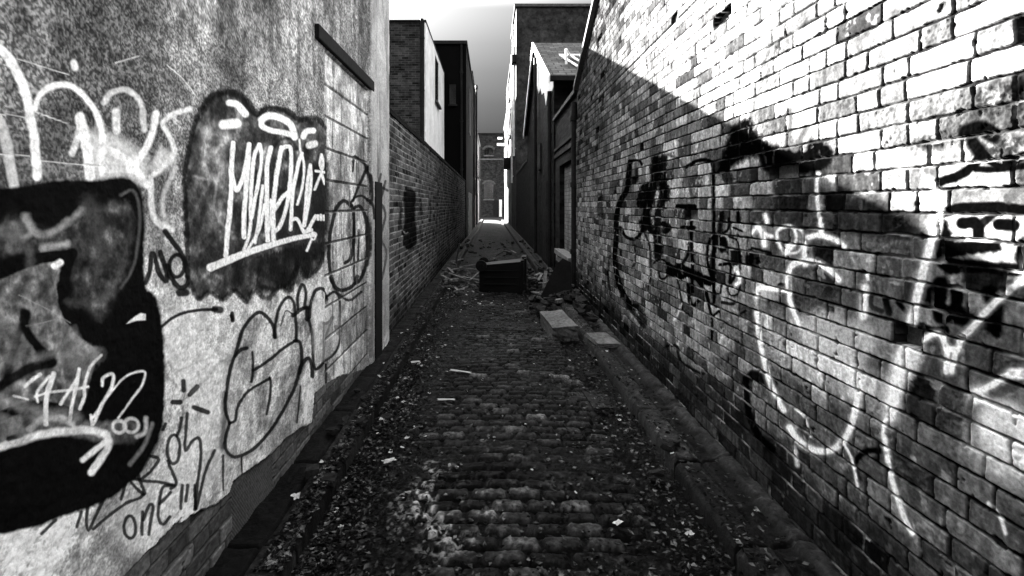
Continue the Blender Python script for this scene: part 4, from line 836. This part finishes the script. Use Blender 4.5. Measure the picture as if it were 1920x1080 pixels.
# rubble
protos = []
for i in range(6):
    mb = MB(); mb.add(*rock(1, .75, .55, 50+i, 1, .42)); me_o = mb.build('tmp', M['rubble']); protos.append(me_o.data); bpy.data.objects.remove(me_o)
protos_p = []
for i in range(4):
    mb = MB(); mb.add(*rock(1, .7, .4, 80+i, 1, .45)); me_o = mb.build('tmp', M['concrete']); protos_p.append(me_o.data); bpy.data.objects.remove(me_o)
rr = random.Random(5)
def scatter(n, xr, yr, sr, pr, name, label, cat, group, zf=0.0):
    for i in range(n):
        x = rr.uniform(*xr); y = rr.uniform(*yr); s = rr.uniform(*sr)
        z = .12 if (x < KL or x > KR) else .02
        o = bpy.data.objects.new(name, rr.choice(pr)); col.objects.link(o); o.location = (x, y, z+s*.22+zf*rr.random()); o.scale = (s, s, s)
        o.rotation_euler = (rr.uniform(-.4, .4), rr.uniform(-.4, .4), rr.uniform(0, 6.28)); tag(o, label, cat, group)
scatter(95, (.60, 1.34), (6.9, 10.8), (.05, .15), protos, 'brick_rubble', 'dark broken brick lump in the heap between bin and right wall', 'rubble', 'rubble heap right of the bin', .12)
scatter(22, (.62, 1.34), (7.2, 10.2), (.04, .11), protos_p, 'mortar_chunk', 'pale mortar chunk in the heap between bin and right wall', 'rubble', 'pale chunks right of the bin', .16)
scatter(48, (-1.05, -.2), (8.6, 12.5), (.04, .11), protos_p, 'stone_chip', 'pale chip strewn between left wall and black bin', 'rubble', 'pale chips left of the bin', .03)
scatter(60, (-1.05, 1.3), (10.5, 22), (.04, .15), protos, 'rubble_lump', 'dark rubble lump strewn on the alley floor beyond the bin', 'rubble', 'rubble beyond the bin', .02)
scatter(26, (-1.08, -.60), (2.3, 7), (.03, .07), protos, 'pebble', 'small dark stone along the left kerb and gutter', 'stone', 'stones along the left kerb')
scatter(16, (.9, 1.32), (1.9, 6.8), (.03, .08), protos, 'pebble', 'small dark stone along the right kerb and wall foot', 'stone', 'stones along the right kerb')
scatter(12, (1.5-.35, 1.33), (6.0, 7.8), (.08, .22), protos, 'rubble_block', 'large dark rubble block at the foot of the right wall before the leaning board', 'rubble', 'rubble at the right wall foot', .08)
# litter scraps: small crumpled sheets
def scrap(seed):
    r = random.Random(seed); mb = MB(); n = 4; vs = []; fs = []
    for i in range(n+1):
        for k in range(n+1): vs.append((i/n-.5+r.uniform(-.1, .1), (k/n-.5)*.6+r.uniform(-.1, .1), abs(r.gauss(0, .11))+.02))
    for i in range(n):
        for k in range(n): a = i*(n+1)+k; fs.append((a, a+1, a+n+2, a+n+1))
    mb.add(vs, fs); return mb
sp = []
for i in range(4): o = scrap(i).build('tmp', M['litter']); sp.append(o.data); bpy.data.objects.remove(o)
def litter(n, xr, yr, sr, label, group):
    for i in range(n):
        x = rr.uniform(*xr); y = rr.uniform(*yr); s = rr.uniform(*sr); o = bpy.data.objects.new('litter_scrap', rr.choice(sp)); col.objects.link(o)
        o.location = (x, y, (.125 if (x < KL or x > KR) else .04)); o.scale = (s, s, s*.7); o.rotation_euler = (rr.uniform(-.3, .3), rr.uniform(-.3, .3), rr.uniform(0, 6.28)); tag(o, label, 'litter', group)
litter(70, (-1.05, -.5), (2.4, 7.5), (.015, .045), 'tiny pale litter scrap along the left kerb', 'litter along the left kerb')
litter(40, (-.5, .8), (2.4, 8.0), (.01, .03), 'tiny pale litter scrap between the cobbles', 'litter on the cobbles')
litter(12, (.9, 1.3), (2.3, 7.0), (.015, .04), 'tiny pale litter scrap by the right kerb', 'litter by the right kerb')
litter(40, (-.9, .2), (7.6, 9.3), (.02, .06), 'pale litter scrap scattered in front of the black bin', 'litter before the bin')
def one(label, loc, s, rz, name='litter_scrap', cat='litter'):
    o = bpy.data.objects.new(name, sp[0]); col.objects.link(o); o.location = loc; o.scale = (s[0], s[1], s[2]); o.rotation_euler = (0, 0, R(rz)); tag(o, label, cat)
one('long white torn strip lying on the cobbles left of centre', (-.29, 4.62, .05), (.22, .07, .05), -22)
one('crumpled white scrap in the left gutter beside the kerb', (-.74, 4.85, .06), (.09, .1, .09), 10)
one('pale crumpled bag in the gutter, nearest the left kerb stones', (-.62, 3.02, .04), (.08, .08, .06), 30)
one('white torn scrap at the bottom right among nearest cobbles', (.62, 2.42, .05), (.05, .05, .03), 40)
one('pale curled paper on the cobbles below the long white strip', (-.36, 3.95, .05), (.14, .06, .04), 0)
# dead leaves: uncountable ground cover
def leaves():
    mb_v = []; mb_f = []; r = np.random.default_rng(3); n = 21000
    Ys = 2.0+8*r.random(n)**1.5
    side = r.random(n)
    xs = np.where(side < .55, -.95+np.abs(r.normal(0, .22, n)), np.where(side < .70, KR-.12+r.normal(0, .13, n), r.uniform(-.9, 1.3, n)))
    xs = np.clip(xs, -1.12, 1.36); s = r.uniform(.006, .02, n)
    z = np.where((xs < KL) | (xs > KR), .128, .028+.02*(1-(xs/.9)**2)*0+.008)
    a = r.uniform(0, 6.28, n); V = []
    for k, (dx, dy) in enumerate(((1, 0), (0, .55), (-1, 0), (0, -.55))):
        X = xs+s*(dx*np.cos(a)-dy*np.sin(a)); Y = Ys+s*(dx*np.sin(a)+dy*np.cos(a)); Z = z+r.uniform(0, .012, n)
        V.append(np.stack([X, Y, Z], -1))
    V = np.stack(V, 1).reshape(-1, 3); me = bpy.data.meshes.new('leaf_litter'); Fs = np.arange(n*4).reshape(n, 4)
    me.from_pydata(V.tolist(), [], Fs.tolist()); me.update(); at = me.attributes.new('tone', 'FLOAT', 'POINT'); at.data.foreach_set('value', np.repeat(.001+.08*r.random(n)**5, 4).astype(np.float32)); me.materials.append(M['leaf']); o = bpy.data.objects.new('leaf_litter', me); col.objects.link(o)
    tag(o, 'dead leaves and fine debris strewn along the gutters', 'leaves', kind='stuff')
leaves()
